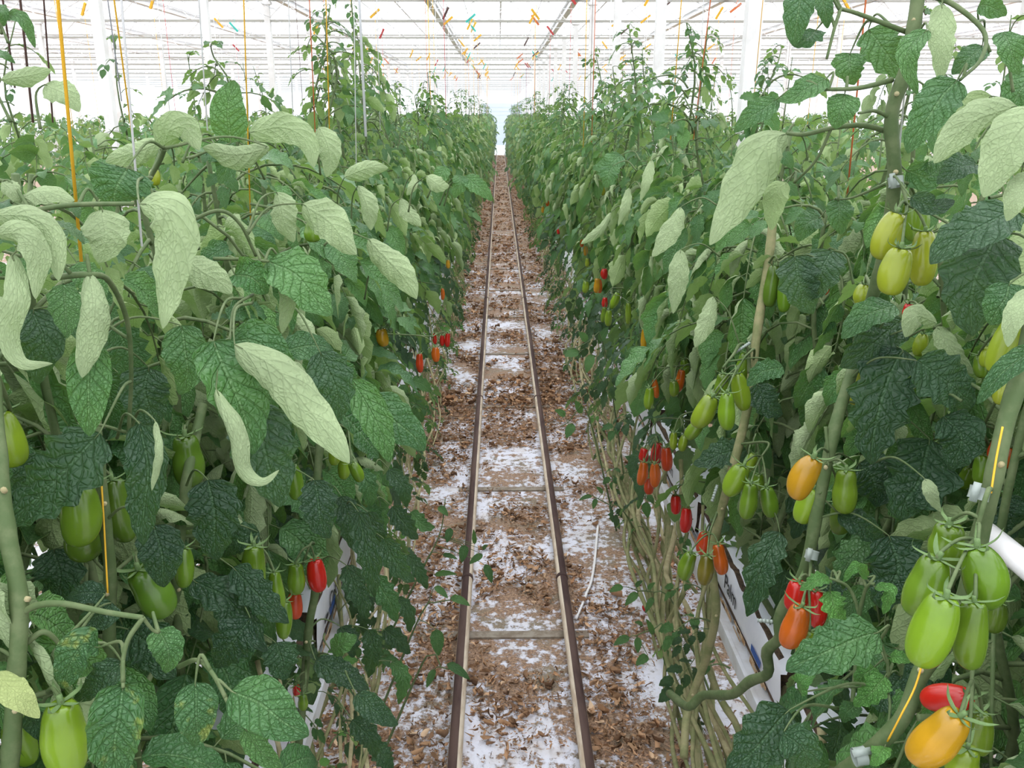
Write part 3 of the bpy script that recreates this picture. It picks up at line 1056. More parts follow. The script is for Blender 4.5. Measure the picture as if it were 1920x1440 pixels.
   (222, 955, 66, 120, -4, 1.22, 'dg', 'dark green ribbed tomato right of the stem with the yellow string')]),
 ((290, 1010, 1.3), 'G', [
   (285, 1108, 80, 104, -22, 1.2, 'dg', 'dark green bent tomato under the dark hanging leaf'),
   (345, 1062, 42, 74, 6, 1.3, 'g', 'small green tomato behind the stem, right of the bent one')]),
 ((475, 1000, 1.5), 'H', [
   (474, 1076, 56, 112, 8, 1.45, 'g', 'tall green tomato, leftmost of the cluster near the red ones'),
   (519, 1106, 34, 72, -4, 1.5, 'g', 'green tomato in the middle of the row of three'),
   (533, 1160, 36, 70, 8, 1.55, 'g', 'green tomato hanging lowest above the dark clump of roots')]),
 ((582, 1020, 1.75), 'I', [
   (555, 1084, 38, 58, 4, 1.75, 'g', 'ribbed green tomato left of the thin stem'),
   (594, 1077, 42, 62, -4, 1.78, 'rd', 'red tomato behind the thin stem'),
   (553, 1134, 34, 50, 4, 1.82, 'ro', 'orange-red tomato under the ribbed green one')]),
 ((118, 1290, .88), 'F', [
   (121, 1382, 94, 140, 4, .85, 'lg', 'large glossy green pear-waisted tomato low beside the hairy stem'),
   (38, 1385, 66, 100, -4, .95, 'g', 'green tomato behind the hairy stem at the frame edge')]),
 ((355, 790, 1.5), 'H', [(352, 862, 66, 96, 0, 1.45, 'dg', 'dark green tomato deep in shade behind the hanging leaves')]),
 ((645, 800, 1.9), 'row', [
   (630, 838, 30, 66, 10, 1.9, 'lg', 'green tomato, upper one behind the long rolled leaf'),
   (668, 884, 26, 40, -24, 1.85, 'g', 'green tomato, rightmost by the tip of the long rolled leaf'),
   (645, 876, 28, 42, 4, 1.95, 'lg', 'green tomato, lower one behind the tip of the long rolled leaf')]),
 ((550, 850, 1.7), 'H', [(552, 902, 36, 66, -3, 1.7, 'g', 'smooth green tomato below the hooked leaf tip')]),
 ((590, 405, 1.75), 'row', [(586, 434, 36, 38, 4, 1.75, 'g', 'round green tomato among the rolled leaves of the left row top')]),
 ((292, 310, 1.7), 'row', [(290, 332, 24, 30, 4, 1.7, 'yg', 'small yellow-green tomato showing at the canopy top')]),
 ((722, 595, 2.75), 'row', [(717, 632, 27, 34, -6, 2.75, 'yo', 'orange tomato under a dark leaf, middle of the left row')]),
 ((800, 630, 3.3), 'row', [
   (787, 680, 17, 36, 0, 3.3, 'ro', 'red tomato hanging lowest beside the pale dry stems'),
   (817, 664, 18, 28, -2, 3.3, 'or', 'orange tomato beside the lowest red one of the left row'),
   (815, 635, 9, 20, 0, 3.5, 'rd', 'red sliver of a tomato behind a leaf, left row'),
   (829, 638, 10, 20, 0, 3.6, 'rd', 'small red tomato, left one of the far pair in the left row'),
   (839, 637, 12, 26, 4, 3.6, 'rd', 'small red tomato, right one of the far pair in the left row')]),
 ((842, 480, 5.4), 'row', [(840, 495, 9, 16, 0, 5.4, 'yo', 'tiny orange tomato on the left row, nearest the rails')]),
 ((832, 535, 4.8), 'row', [(830, 551, 9, 22, 0, 4.8, 'or', 'slim orange tomato half hidden at the left row edge')]),
 ((572, 1290, 1.8), 'I', [(568, 1316, 22, 30, 4, 1.8, 'g', 'small green tomato low on the left by the white slab'), (556, 1294, 18, 22, 0, 1.85, 'rd', 'red bit of a tomato low on the left by the white slab')]),
]
FALLEN = (1213, 1139, 20, 22, 80, 'rd', 'red squashed tomato fallen among the bare vines')

# leaves: plant, material, upper face to the viewer (+1) or away (-1), curl, width px, depth, lobes, centre line
HL = [
 # --- left row
 ('F', 'P', -1, 1.7, 28, 1.12, 0, ((2, 150), (50, 141), (96, 132))),
 ('F', 'P', -1, .5, 52, 1.12, .1, ((85, 158), (120, 175), (150, 208))),
 ('G', 'L', 1, .25, 68, 1.30, 0, ((432, 268), (429, 205), (436, 150))),
 ('G', 'L', 1, .5, 60, 1.34, .1, ((400, 270), (425, 300), (412, 345))),
 ('G', 'P', -1, .8, 54, 1.15, 0, ((306, 278), (318, 244), (348, 240), (374, 284))),
 ('G', 'P', -1, 1.7, 40, 1.2, 0, ((505, 276), (440, 290), (380, 276))),
 ('G', 'P', -1, 1.6, 34, 1.25, 0, ((300, 266), (250, 286), (198, 304))),
 ('G', 'L', 1, .2, 112, 1.05, .05, ((238, 316), (224, 345), (215, 388))),
 ('G', 'P', -1, .9, 78, .95, 0, ((262, 383), (302, 386), (328, 432), (320, 520), (304, 616))),
 ('F', 'P', -1, .5, 82, 1.0, 0, ((192, 393), (197, 440), (184, 492))),
 ('F', 'P', -1, 1.3, 50, .88, 0, ((-12, 402), (58, 408), (100, 446), (112, 525))),
 ('F', 'P', -1, 1.3, 44, .86, 0, ((-10, 440), (40, 440), (72, 480), (68, 560))),
 ('F', 'P', -1, 1.2, 52, 1.0, 0, ((22, 382), (78, 356), (140, 378))),
 ('F', 'P', -1, .9, 34, 1.0, 0, ((4, 340), (20, 355), (38, 382))),
 ('F', 'P', -1, 1.6, 30, .86, 0, ((25, 475), (30, 560), (16, 622), (40, 678), (98, 682))),
 ('F', 'P', -1, 1.7, 46, .90, 0, ((168, 512), (176, 572), (168, 640), (154, 708))),
 ('F', 'L', 1, 1.1, 66, .92, 0, ((170, 640), (164, 730), (172, 818))),
 ('G', 'P', -1, .5, 62, 1.15, .1, ((350, 486), (390, 515), (436, 548))),
 ('H', 'Y', 1, .35, 100, 1.2, .15, ((503, 490), (560, 522), (622, 592))),
 ('H', 'P', 1, 1.2, 60, 1.2, .1, ((440, 515), (470, 522), (503, 548))),
 ('H', 'P', -1, 1.3, 34, 1.22, .1, ((532, 500), (545, 550), (530, 625))),
 ('H', 'P', -1, 1.75, 60, 1.02, .05, ((440, 646), (520, 690), (575, 762), (655, 868))),
 ('H', 'L', 1, .5, 80, 1.06, .1, ((432, 640), (490, 645), (560, 730))),
 ('H', 'P', -1, 1.7, 28, 1.0, 0, ((405, 730), (440, 805), (456, 878), (490, 902), (522, 882))),
 ('H', 'L', 1, .8, 120, 1.04, .1, ((400, 640), (432, 720), (480, 850))),
 ('H', 'O', 1, .25, 120, 1.10, .2, ((470, 760), (500, 850), (520, 952))),
 ('F', 'O', 1, .25, 130, .98, .3, ((187, 812), (122, 880), (26, 990))),
 ('G', 'O', 1, .75, 76, 1.0, .15, ((262, 795), (276, 878), (270, 955), (272, 1022))),
 ('G', 'P', -1, 1.5, 16, .97, .2, ((292, 790), (300, 850), (284, 920))),
 ('I', 'L', 1, .2, 82, 1.5, .08, ((692, 745), (742, 790), (797, 844))),
 ('I', 'L', 1, .75, 62, 1.45, .1, ((660, 712), (705, 790), (728, 868))),
 ('H', 'P', -1, 1.5, 46, 1.5, 0, ((690, 448), (740, 500), (782, 558))),
 ('H', 'P', -1, 1.4, 52, 1.35, 0, ((568, 382), (622, 420), (668, 478))),
 ('I', 'L', 1, .2, 34, 2.1, .15, ((872, 330), (897, 350), (923, 376))),
 ('I', 'L', 1, .2, 30, 2.1, .15, ((862, 328), (862, 345), (852, 372))),
 ('I', 'L', 1, .2, 30, 2.1, .15, ((835, 312), (825, 330), (812, 352))),
 ('F', 'M', 1, .8, 66, .84, 0, ((184, 1214), (150, 1215), (116, 1290))),
 ('F', 'O', 1, .2, 64, .88, .1, ((230, 1243), (192, 1270), (140, 1314))),
 ('F', 'L', 1, .35, 62, .86, .1, ((297, 1180), (314, 1215), (310, 1262))),
 ('F', 'M', 1, .95, 104, .80, .05, ((231, 1284), (222, 1350), (214, 1460))),
 ('F', 'M', 1, .3, 78, .85, 0, ((366, 1280), (369, 1340), (364, 1400))),
 ('F', 'L', 1, .25, 98, .84, 0, ((434, 1296), (500, 1328), (576, 1384))),
 ('F', 'L', 1, .6, 44, .86, .1, ((460, 1366), (490, 1412), (532, 1440))),
 ('F', 'W', -1, .4, 58, .80, 0, ((-12, 1262), (30, 1300), (72, 1348))),
 ('F', 'O', 1, .3, 40, .86, 0, ((50, 1340), (72, 1362), (88, 1392))),
 ('H', 'O', 1, .15, 78, 1.35, .35, ((362, 1088), (432, 1130), (500, 1225))),
 ('H', 'O', 1, .15, 66, 1.35, .3, ((437, 1064), (482, 1112), (542, 1168))),
 ('H', 'O', 1, .2, 66, 1.4, .2, ((518, 1205), (528, 1240), (540, 1272))),
 ('I', 'O', 1, .2, 54, 1.55, .2, ((592, 1238), (640, 1264), (692, 1290))),
 ('I', 'L', 1, .2, 46, 1.6, .1, ((622, 1222), (645, 1205), (668, 1190))),
 ('F', 'O', 1, .3, 44, .92, .1, ((198, 1113), (160, 1110), (126, 1122))),
 ('F', 'O', 1, .3, 60, .95, .1, ((210, 1130), (190, 1150), (150, 1165))),
 ('G', 'O', 1, .2, 82, 1.1, .1, ((288, 985), (302, 1040), (312, 1100))),
 ('H', 'O', 1, .3, 58, 1.45, .2, ((486, 998), (452, 1010), (420, 1042))),
 ('I', 'O', 1, .35, 48, 1.35, .1, ((668, 1302), (700, 1330), (747, 1358))),
 ('I', 'O', 1, .3, 50, 1.6, .3, ((672, 960), (690, 1040), (705, 1120))),
 ('I', 'O', 1, .3, 46, 1.7, .3, ((720, 1010), (745, 1060), (778, 1090))),
 ('H', 'O', 1, .2, 100, 1.3, .2, ((390, 900), (400, 960), (410, 1050))),
 ('H', 'O', 1, .2, 80, 1.3, .25, ((470, 1160), (440, 1200), (400, 1250))),
 ('G', 'O', 1, .2, 90, 1.2, .2, ((100, 1030), (110, 1080), (105, 1140))),
 ('G', 'O', 1, .2, 90, 1.25, .2, ((240, 1180), (280, 1210), (330, 1270))),
 ('H', 'O', 1, .2, 70, 1.4, .25, ((590, 900), (600, 960), (615, 1010))),
 ('H', 'O', 1, .2, 80, 1.4, .2, ((600, 660), (625, 720), (640, 790))),
 ('G', 'L', 1, .3, 80, 1.2, .1, ((340, 610), (350, 680), (340, 740))),
 ('G', 'O', 1, .3, 90, 1.25, .1, ((280, 690), (270, 740), (300, 800))),
 ('F', 'O', 1, .3, 80, 1.05, .1, ((60, 580), (80, 640), (70, 720))),
 ('F', 'O', 1, .3, 70, 1.05, .15, ((80, 850), (60, 900), (50, 960))),
 ('I', 'P', -1, .8, 52, 1.55, 0, ((468, 248), (530, 238), (576, 266), (590, 312))),
 ('I', 'P', -1, .7, 46, 1.6, .1, ((598, 238), (618, 280), (612, 332))),
 ('I', 'P', -1, 1.6, 26, 1.8, 0, ((646, 332), (686, 316), (728, 314))),
 ('I', 'P', -1, 1.4, 32, 1.9, 0, ((672, 348), (690, 388), (694, 432))),
 ('I', 'P', -1, 1.7, 13, 2.1, 0, ((776, 326), (774, 348), (762, 366))),
 ('I', 'P', -1, 1.4, 26, 2.0, .1, ((800, 330), (822, 345), (842, 350))),
 ('I', 'P', -1, 1.5, 26, 2.1, .1, ((752, 372), (770, 400), (788, 425))),
 ('H', 'P', -1, 1.2, 44, 1.4, .1, ((520, 360), (530, 400), (548, 455))),
 ('I', 'P', -1, 1.3, 30, 1.9, .1, ((720, 490), (760, 520), (782, 560))),
 ('I', 'O', 1, .3, 44, 1.75, .3, ((690, 960), (705, 1010), (715, 1060))),
 ('I', 'O', 1, .3, 40, 2.20, .3, ((735, 950), (760, 985), (785, 1010))),
 ('I', 'O', 1, .3, 50, 1.70, .3, ((640, 930), (655, 980), (665, 1030))),
 ('I', 'L', 1, .3, 44, 2.00, .3, ((700, 1080), (725, 1120), (745, 1165))),
 ('I', 'O', 1, .3, 46, 1.80, .3, ((650, 1060), (670, 1110), (690, 1160))),
 ('I', 'O', 1, .3, 30, 2.50, .3, ((765, 1040), (785, 1070), (800, 1105))),
 ('I', 'O', 1, .3, 36, 2.20, .3, ((720, 1180), (745, 1200), (770, 1225))),
 ('I', 'L', 1, .3, 30, 2.60, .3, ((770, 960), (795, 985), (815, 990))),
 ('I', 'O', 1, .3, 36, 2.30, .3, ((730, 880), (755, 915), (765, 950))),
 ('I', 'O', 1, .3, 40, 2.00, .3, ((690, 1180), (700, 1220), (690, 1270))),
 ('I', 'O', 1, .3, 40, 1.90, .3, ((640, 1175), (655, 1200), (665, 1232))),
 ('I', 'L', 1, .3, 32, 2.20, .3, ((735, 1240), (755, 1270), (748, 1320))),
 ('I', 'O', 1, .3, 44, 1.70, .3, ((660, 1350), (690, 1380), (705, 1420))),
 ('I', 'O', 1, .3, 40, 1.75, .3, ((700, 1395), (720, 1420), (738, 1445))),
 ('I', 'O', 1, .3, 30, 2.30, .3, ((745, 1120), (765, 1150), (770, 1185))),
 ('I', 'L', 1, .3, 40, 2.00, .3, ((675, 880), (690, 910), (695, 950))),
 ('F', 'L', 1, .3, 26, 1.3, .15, ((8, 28), (42, 36), (66, 90))),
 ('F', 'L', 1, .3, 22, 1.25, .1, ((-12, 98), (10, 104), (28, 120))),
 ('F', 'L', 1, .3, 24, 1.3, .2, ((-6, 10), (6, 25), (8, 50))),
 # --- right row
 ('D', 'P', -1, 1.6, 16, 3.0, .15, ((1146, 398), (1125, 430), (1090, 458))),
 ('D', 'P', -1, 1.8, 27, 2.2, .1, ((1276, 388), (1256, 430), (1224, 482))),
 ('D', 'P', -1, 1.7, 25, 2.1, .1, ((1276, 468), (1272, 520), (1262, 588))),
 ('D', 'P', -1, 1.7, 25, 2.0, .15, ((1337, 556), (1326, 600), (1304, 652))),
 ('D', 'P', -1, 1.5, 14, 2.9, .15, ((1180, 352), (1172, 390), (1160, 424))),
 ('D', 'P', -1, 1.5, 15, 2.6, .15, ((1222, 300), (1212, 340), (1200, 378))),
 ('D', 'L', 1, .25, 44, 2.6, .2, ((1165, 290), (1140, 310), (1112, 318))),
 ('D', 'L', 1, .25, 40, 2.5, .2, ((1150, 310), (1140, 330), (1135, 352))),
 ('A', 'L', 1, .25, 58, 1.2, .1, ((1502, -24), (1497, 30), (1489, 88))),
 ('A', 'L', 1, .3, 34, 1.22, .1, ((1538, -14), (1548, 20), (1550, 54))),
 ('A', 'L', 1, .3, 52, 1.22, .25, ((1530, 56), (1512, 75), (1488, 86))),
 ('A', 'L', 1, .35, 54, 1.2, .1, ((1548, 148), (1510, 168), (1460, 192))),
 ('A', 'L', 1, .3, 46, 1.2, .1, ((1456, 186), (1412, 218), (1375, 247))),
 ('A', 'L', 1, .15, 60, 1.2, .05, ((1584, 176), (1578, 208), (1566, 242))),
 ('A', 'L', 1, .5, 60, 1.28, .25, ((1594, 100), (1592, 130), (1605, 158))),
 ('A', 'L', 1, .3, 80, 1.3, .3, ((1628, 56), (1660, 98), (1706, 142))),
 ('A', 'P', -1, .3, 52, 1.2, .15, ((1766, 8), (1768, 80), (1758, 153))),
 ('A', 'L', 1, .4, 44, 1.18, .1, ((1738, 56), (1702, 100), (1718, 178))),
 ('A', 'L', 1, .3, 80, 1.15, .15, ((1795, 150), (1748, 205), (1703, 288))),
 ('A', 'L', 1, .2, 50, 1.3, .1, ((1842, 86), (1816, 112), (1785, 140))),
 ('C', 'L', 1, .2, 56, 1.1, .1, ((1880, 60), (1895, 90), (1912, 140))),
 ('C', 'L', 1, .3, 42, 1.2, .1, ((1835, 10), (1858, 12), (1886, 30))),
 ('C', 'P', -1, 1.5, 54, 1.0, .05, ((1905, 198), (1832, 224), (1778, 268), (1750, 304))),
 ('C', 'P', -1, .55, 92, .85, .05, ((1945, 200), (1895, 268), (1840, 368))),
 ('C', 'P', -1, .6, 52, .85, .05, ((1940, 322), (1906, 370), (1886, 414))),
 ('A', 'P', -1, .95, 82, 1.3, .1, ((1476, 250), (1440, 264), (1410, 315), (1375, 385), (1332, 460))),
 ('A', 'L', -1, .6, 46, 1.35, .1, ((1476, 342), (1455, 362), (1448, 432))),
 ('A', 'L', 1, .2, 50, 1.35, .05, ((1572, 374), (1575, 405), (1574, 440))),
 ('A', 'L', 1, .2, 48, 1.4, .05, ((1538, 408), (1512, 420), (1498, 454))),
 ('C', 'O', 1, .5, 56, 1.1, .05, ((1832, 308), (1795, 314), (1758, 347))),
 ('C', 'O', 1, .3, 100, 1.05, .15, ((1905, 395), (1830, 428), (1742, 492))),
 ('C', 'O', 1, .25, 130, 1.08, .2, ((1868, 440), (1832, 520), (1822, 630))),
 ('A', 'O', 1, .5, 42, 1.15, .1, ((1708, 370), (1750, 386), (1790, 378))),
 ('C', 'L', 1, .5, 72, .98, .05, ((1893, 532), (1880, 570), (1852, 608))),
 ('B', 'L', 1, .2, 66, 1.35, .1, ((1678, 572), (1630, 590), (1576, 632))),
 ('B', 'O', 1, .2, 80, 1.4, .3, ((1692, 600), (1640, 640), (1578, 692))),
 ('B', 'P', -1, 1.2, 42, 1.3, 0, ((1757, 606), (1716, 593), (1698, 634))),
 ('B', 'P', -1, .8, 40, 1.35, .1, ((1758, 612), (1790, 660), (1822, 702))),
 ('B', 'O', 1, .2, 104, 1.3, .2, ((1720, 676), (1780, 720), (1818, 768))),
 ('B', 'O', 1, .25, 120, 1.38, .35, ((1692, 655), (1650, 750), (1638, 872))),
 ('B', 'P', -1, .5, 26, 1.25, .1, ((1735, 898), (1746, 925), (1762, 960))),
 ('B', 'O', 1, .2, 130, 1.4, .3, ((1745, 825), (1722, 900), (1688, 975))),
 ('C', 'L', 1, .5, 44, .95, .05, ((1940, 650), (1880, 700), (1832, 757))),
 ('C', 'P', -1, .6, 44, .95, .05, ((1935, 540), (1905, 590), (1888, 650))),
 ('B', 'L', 1, .12, 100, 1.05, .25, ((1648, 1185), (1560, 1215), (1476, 1262))),
 ('B', 'O', 1, .2, 100, 1.05, .25, ((1478, 1332), (1432, 1385), (1362, 1450))),
 ('B', 'O', 1, .3, 74, 1.0, .2, ((1468, 1375), (1500, 1402), (1524, 1450))),
 ('D', 'O', 1, .25, 66, 1.75, .35, ((1462, 998), (1432, 1060), (1398, 1155))),
 ('B', 'O', 1, .2, 120, 1.35, .3, ((1668, 1005), (1682, 1070), (1655, 1145))),
 ('B', 'O', 1, .2, 52, 1.4, .2, ((1572, 962), (1620, 988), (1668, 1018))),
 ('B', 'N', 1, .3, 34, 1.2, .3, ((1556, 1084), (1530, 1088), (1500, 1108))),
 ('B', 'N', 1, .4, 46, 1.2, .4, ((1556, 1108), (1566, 1140), (1582, 1172))),
 ('B', 'N', 1, .5, 24, 1.15, .3, ((1628, 1082), (1605, 1064), (1580, 1090))),
 ('B', 'N', 1, .8, 26, 1.15, .3, ((1640, 1100), (1668, 1110), (1655, 1152))),
 ('B', 'N', 1, .25, 26, 1.1, .15, ((1668, 1232), (1690, 1232), (1712, 1240))),
 ('B', 'N', 1, .2, 42, 1.1, .2, ((1640, 1250), (1625, 1262), (1603, 1285))),
 ('B', 'N', 1, .25, 50, 1.08, .25, ((1660, 1268), (1635, 1295), (1603, 1326))),
 ('B', 'N', 1, .2, 40, 1.12, .15, ((1500, 1298), (1503, 1280), (1528, 1264))),
 ('B', 'L', 1, .2, 38, 1.1, .15, ((1606, 1320), (1590, 1335), (1580, 1355))),
 ('B', 'N', 1, .2, 38, 1.0, .1, ((1660, 1400), (1648, 1415), (1632, 1434))),
 ('D', 'L', 1, .3, 44, 1.85, .2, ((1468, 688), (1430, 698), (1400, 722))),
 ('D', 'O', 1, .3, 60, 2.0, .2, ((1420, 720), (1440, 760), (1470, 775))),
 ('D', 'O', 1, .3, 60, 2.05, .25, ((1400, 845), (1360, 850), (1300, 870))),
 ('D', 'O', 1, .3, 50, 2.05, .3, ((1480, 930), (1500, 960), (1490, 1010))),
 ('B', 'O', 1, .25, 90, 1.5, .25, ((1610, 870), (1640, 900), (1640, 950))),
 ('C', 'O', 1, .2, 90, 1.3, .2, ((1770, 780), (1800, 820), (1790, 880))),
 ('C', 'O', 1, .2, 70, 1.25, .2, ((1880, 930), (1895, 970), (1915, 1010))),
 ('A', 'O', 1, .3, 80, 1.5, .2, ((1560, 470), (1540, 510), (1520, 560))),
 ('A', 'O', 1, .3, 80, 1.5, .2, ((1490, 480), (1500, 530), (1520, 590))),
 ('B', 'O', 1, .2, 100, 1.3, .2, ((1690, 1270), (1660, 1300), (1610, 1300))),
 ('C', 'O', 1, .2, 90, 1.15, .2, ((1780, 1300), (1740, 1270), (1690, 1290))),
 ('A', 'L', 1, .5, 60, 1.25, .2, ((1700, 320), (1740, 330), (1780, 300))),
 ('C', 'L', -1, .5, 70, 1.2, .1, ((1860, 180), (1800, 230), (1770, 300))),
 ('C', 'L', 1, .3, 80, 1.15, .15, ((1945, 120), (1915, 170), (1895, 220))),
]

STEMS = {
 'A': ([(1732, -90, 1.24), (1704, 110, 1.25), (1672, 215, 1.26), (1677, 340, 1.28), (1656, 480, 1.34), (1632, 570, 1.40), (1610, 640, 1.46)], .0098),
 'B': ([(1600, 690, 1.45), (1566, 800, 1.42), (1534, 950, 1.43), (1508, 1070, 1.45), (1462, 1155, 1.5), (1462, 1195, 1.52), (1438, 1222, 1.58), (1440, 1262, 1.62), (1405, 1278, 1.7), (1372, 1302, 1.78), (1318, 1304, 1.95), (1290, 1325, 2.0), (1255, 1300, 2.2)], .0098),
 'C': ([(1960, 520, 1.0), (1918, 680, .98), (1884, 800, .97), (1858, 920, .97), (1838, 1000, .99), (1790, 1180, 1.02), (1728, 1260, 1.02), (1690, 1350, 1.02), (1615, 1420, 1.05), (1540, 1480, 1.1)], .0095),
 'D': ([(1452, 380, 2.1), (1442, 480, 2.1), (1420, 620, 2.08), (1402, 760, 2.06), (1376, 870, 2.04), (1352, 960, 2.1), (1335, 1050, 2.12), (1342, 1150, 2.15), (1322, 1240, 2.25), (1290, 1330, 2.3), (1282, 1420, 2.2)], .0105),
 'F': ([(-40, 420, .95), (-22, 640, .9), (-6, 830, .86), (10, 980, .85), (36, 1130, .85), (28, 1300, .85), (16, 1470, .85)], .0082),
 'G': ([(170, 640, 1.2), (182, 840, 1.16), (197, 980, 1.16), (207, 1100, 1.18), (198, 1330, 1.25), (190, 1480, 1.3)], .0082),
 'H': ([(380, 760, 1.5), (350, 900, 1.42), (333, 1060, 1.42), (335, 1180, 1.45), (345, 1440, 1.5)], .0085),
 'I': ([(612, 700, 1.97), (590, 960, 1.9), (593, 1090, 1.88), (580, 1170, 1.88), (572, 1260, 1.9), (560, 1400, 1.95)], .009),
}
STALKS = [
 ('F', [(40, 1150, .85), (70, 1135, .845), (120, 1132, .84), (200, 1148, .84), (268, 1158, .84)], .0036, .0026),
 ('F', [(268, 1158, .84), (240, 1200, .835), (230, 1245, .83), (231, 1290, .815)], .0026, .0018),
 ('F', [(268, 1158, .84), (285, 1180, .85), (297, 1186, .855)], .002, .0015),
 ('F', [(50, 1205, .86), (80, 1185, .86), (105, 1200, .87), (120, 1230, .88)], .0032, .002),
 ('F', [(335, 1250, .9), (370, 1238, .88), (400, 1265, .87), (440, 1340, .85), (470, 1365, .85)], .0028, .0018),
 ('F', [(58, 395, 1.0), (140, 384, .99), (250, 382, .96)], .0034, .0024),
 ('F', [(100, 520, .95), (168, 515, .92), (205, 528, .98), (238, 600, 1.05), (246, 700, 1.1), (240, 830, 1.15)], .0036, .0026),
 ('G', [(308, 278, 1.15), (300, 300, 1.17), (275, 345, 1.2)], .0036, .003),
 ('H', [(345, 420, 1.3), (410, 395, 1.3), (450, 420, 1.32), (480, 480, 1.36)], .0032, .0026),
 ('H', [(400, 485, 1.22), (450, 486, 1.22), (504, 490, 1.2)], .0028, .002),
 ('A', [(1672, 150, 1.26), (1610, 165, 1.22), (1540, 168, 1.21)], .0042, .0024),
 ('A', [(1668, 220, 1.26), (1640, 208, 1.24), (1610, 212, 1.2)], .0032, .002),
 ('A', [(1660, 245, 1.28), (1615, 235, 1.28), (1560, 240, 1.28), (1510, 252, 1.28), (1476, 250, 1.3)], .0042, .0028),
 ('A', [(1560, 238, 1.28), (1530, 300, 1.3), (1490, 342, 1.34)], .0026, .0018),
 ('A', [(1700, 60, 1.26), (1590, 20, 1.24), (1572, 30, 1.23), (1550, 110, 1.22)], .004, .002),
 ('A', [(1740, -10, 1.25), (1790, 10, 1.22), (1845, 60, 1.2), (1840, 110, 1.18), (1800, 150, 1.16)], .0042, .0022),
 ('A', [(1660, 345, 1.3), (1600, 370, 1.34), (1572, 374, 1.35)], .0024, .0016),
 ('B', [(1612, 1170, 1.2), (1608, 1140, 1.2), (1590, 1100, 1.2), (1556, 1084, 1.2)], .003, .0018),
 ('B', [(1598, 1320, 1.2), (1605, 1240, 1.2), (1610, 1160, 1.2), (1625, 1100, 1.17), (1640, 1095, 1.16)], .0032, .0022),
 ('B', [(1650, 1200, 1.1), (1665, 1250, 1.1), (1660, 1290, 1.1)], .0022, .0016),
 ('C', [(1720, 1345, 1.0), (1760, 1350, 1.0), (1800, 1390, 1.02)], .0045, .003),
 ('D', [(1405, 700, 2.06), (1402, 655, 2.05), (1388, 645, 2.03), (1375, 665, 2.0), (1355, 690, 1.98)], .005, .003),
]


def fruit_place(t):
    px, py, w, l, tilt, z = t[:6]
    c = P(px, py, z)
    fwd = nrm(c - CAM_LOC)
    a = math.radians(tilt)
    R = np.array(Matrix.Rotation(a, 3, Vector(fwd)))
    up = nrm(R @ np.array([0, 0, 1.0]))
    x, y, _ = project([c - up * .005, c + up * .005])
    ppm = math.hypot(x[1] - x[0], y[1] - y[0]) / 0.01
    W = w * z / FPX * .87
    # seen obliquely an ellipsoid shows part of its width in its length
    k = min(1.0, ppm * z / FPX)
    L = math.sqrt(max((l * z / FPX) ** 2 - (W * W) * (1 - k * k), (W * 1.02 * k) ** 2)) / max(k, .3)
    return c, up, W, L * 1.05


FRUIT = [(cl, t, fruit_place(t)) for cl in CL for t in cl[2]]

# points of the near things that foliage must not stand in front of
HL = [h for h in HL]
KEEP = []
for cl, t, (c, up, W, L) in FRUIT:
    for a in (-.36, -.15, .12, .36):
        q = c + up * L * a
        x, y, z = project([q])
        KEEP.append((x[0], y[0], z[0] - W * .3, t[2] * .42))
for h in HL:
    pts = h[7]
    cc = catmull([(*p, 0) for p in pts], 9)
    for p in cc:
        KEEP.append((p[0], p[1], h[5] - .03, max(8, h[4] * .30)))
for k, (pts, r) in STEMS.items():
    for p in catmull(pts, 40):
        if {'A': -99, 'B': 690, 'C': 740, 'D': 470, 'F': 900, 'G': 870, 'H': 1040, 'I': 960}[k] < p[1] < {'G': 1110, 'H': 1190, 'I': 1260, 'D': 980, 'B': 1300}.get(k, 1440):
            KEEP.append((p[0], p[1], p[2] - .03, 8))
for x, y, z, r in ((1357, 1095, 2.8, 26), (1366, 1120, 2.75, 26), (1375, 1145, 2.7, 26), (1350, 1160, 2.6, 14), (1405, 1235, 2.4, 24), (1430, 1210, 2.4, 18), (1400, 1290, 2.2, 20), (1450, 1290, 2.2, 16), (1385, 1200, 2.5, 16),
                   (612, 1150, 2.6, 16), (606, 1190, 2.5, 18), (622, 1120, 2.7, 14), (1880, 1030, 1.05, 24), (1905, 1050, 1.0, 24), (1545, 1350, 1.6, 12), (1640, 1380, 1.4, 10)):
    KEEP.append((x, y, z, r))
SLABKEEP = np.array(KEEP[-20:])
KEEP = np.array(KEEP)
# edge of the open aisle floor as it shows between the rows
AISLE = np.array([(722, 1445), (765, 1200), (806, 1000), (852, 800), (876, 690), (896, 600), (908, 500), (917, 400), (930, 292),
                  (946, 292), (975, 400), (994, 500), (1016, 600), (1042, 700), (1080, 800), (1158, 1000), (1212, 1200), (1262, 1445)], float)


def in_aisle(x, y):
    left = np.interp(y, AISLE[:9, 1][::-1], AISLE[:9, 0][::-1])
    right = np.interp(y, AISLE[9:, 1], AISLE[9:, 0])
    return (y > 292) & (x > left) & (x < right)


def blocks(pts, y):
    """True when a leaf with these vertices would hide the open aisle or one of the measured near things."""
    px, py, z = project(pts)
    if z.min() < 0.62:
        return True
    if y < 17 and in_aisle(px, py).mean() > 0.06:
        return True
    if y < 7:
        dx = px[:, None] - KEEP[None, :, 0]
        dy = py[:, None] - KEEP[None, :, 1]
        hit = (dx * dx + dy * dy < KEEP[None, :, 3] ** 2) & (z[:, None] < KEEP[None, :, 2])
        if hit.any(0).sum() > 0:
            return True
    return False


# ------------------------------------------------------------------ leaf kinds for the rows
class Kind:
    def __init__(self, mb, mats, name='leaf'):
        self.mesh = mb.mesh(name, mats)
        v = mb.verts()
        self.pts = v[np.linspace(0, len(v) - 1, 80).astype(int)]
        self.mb = mb


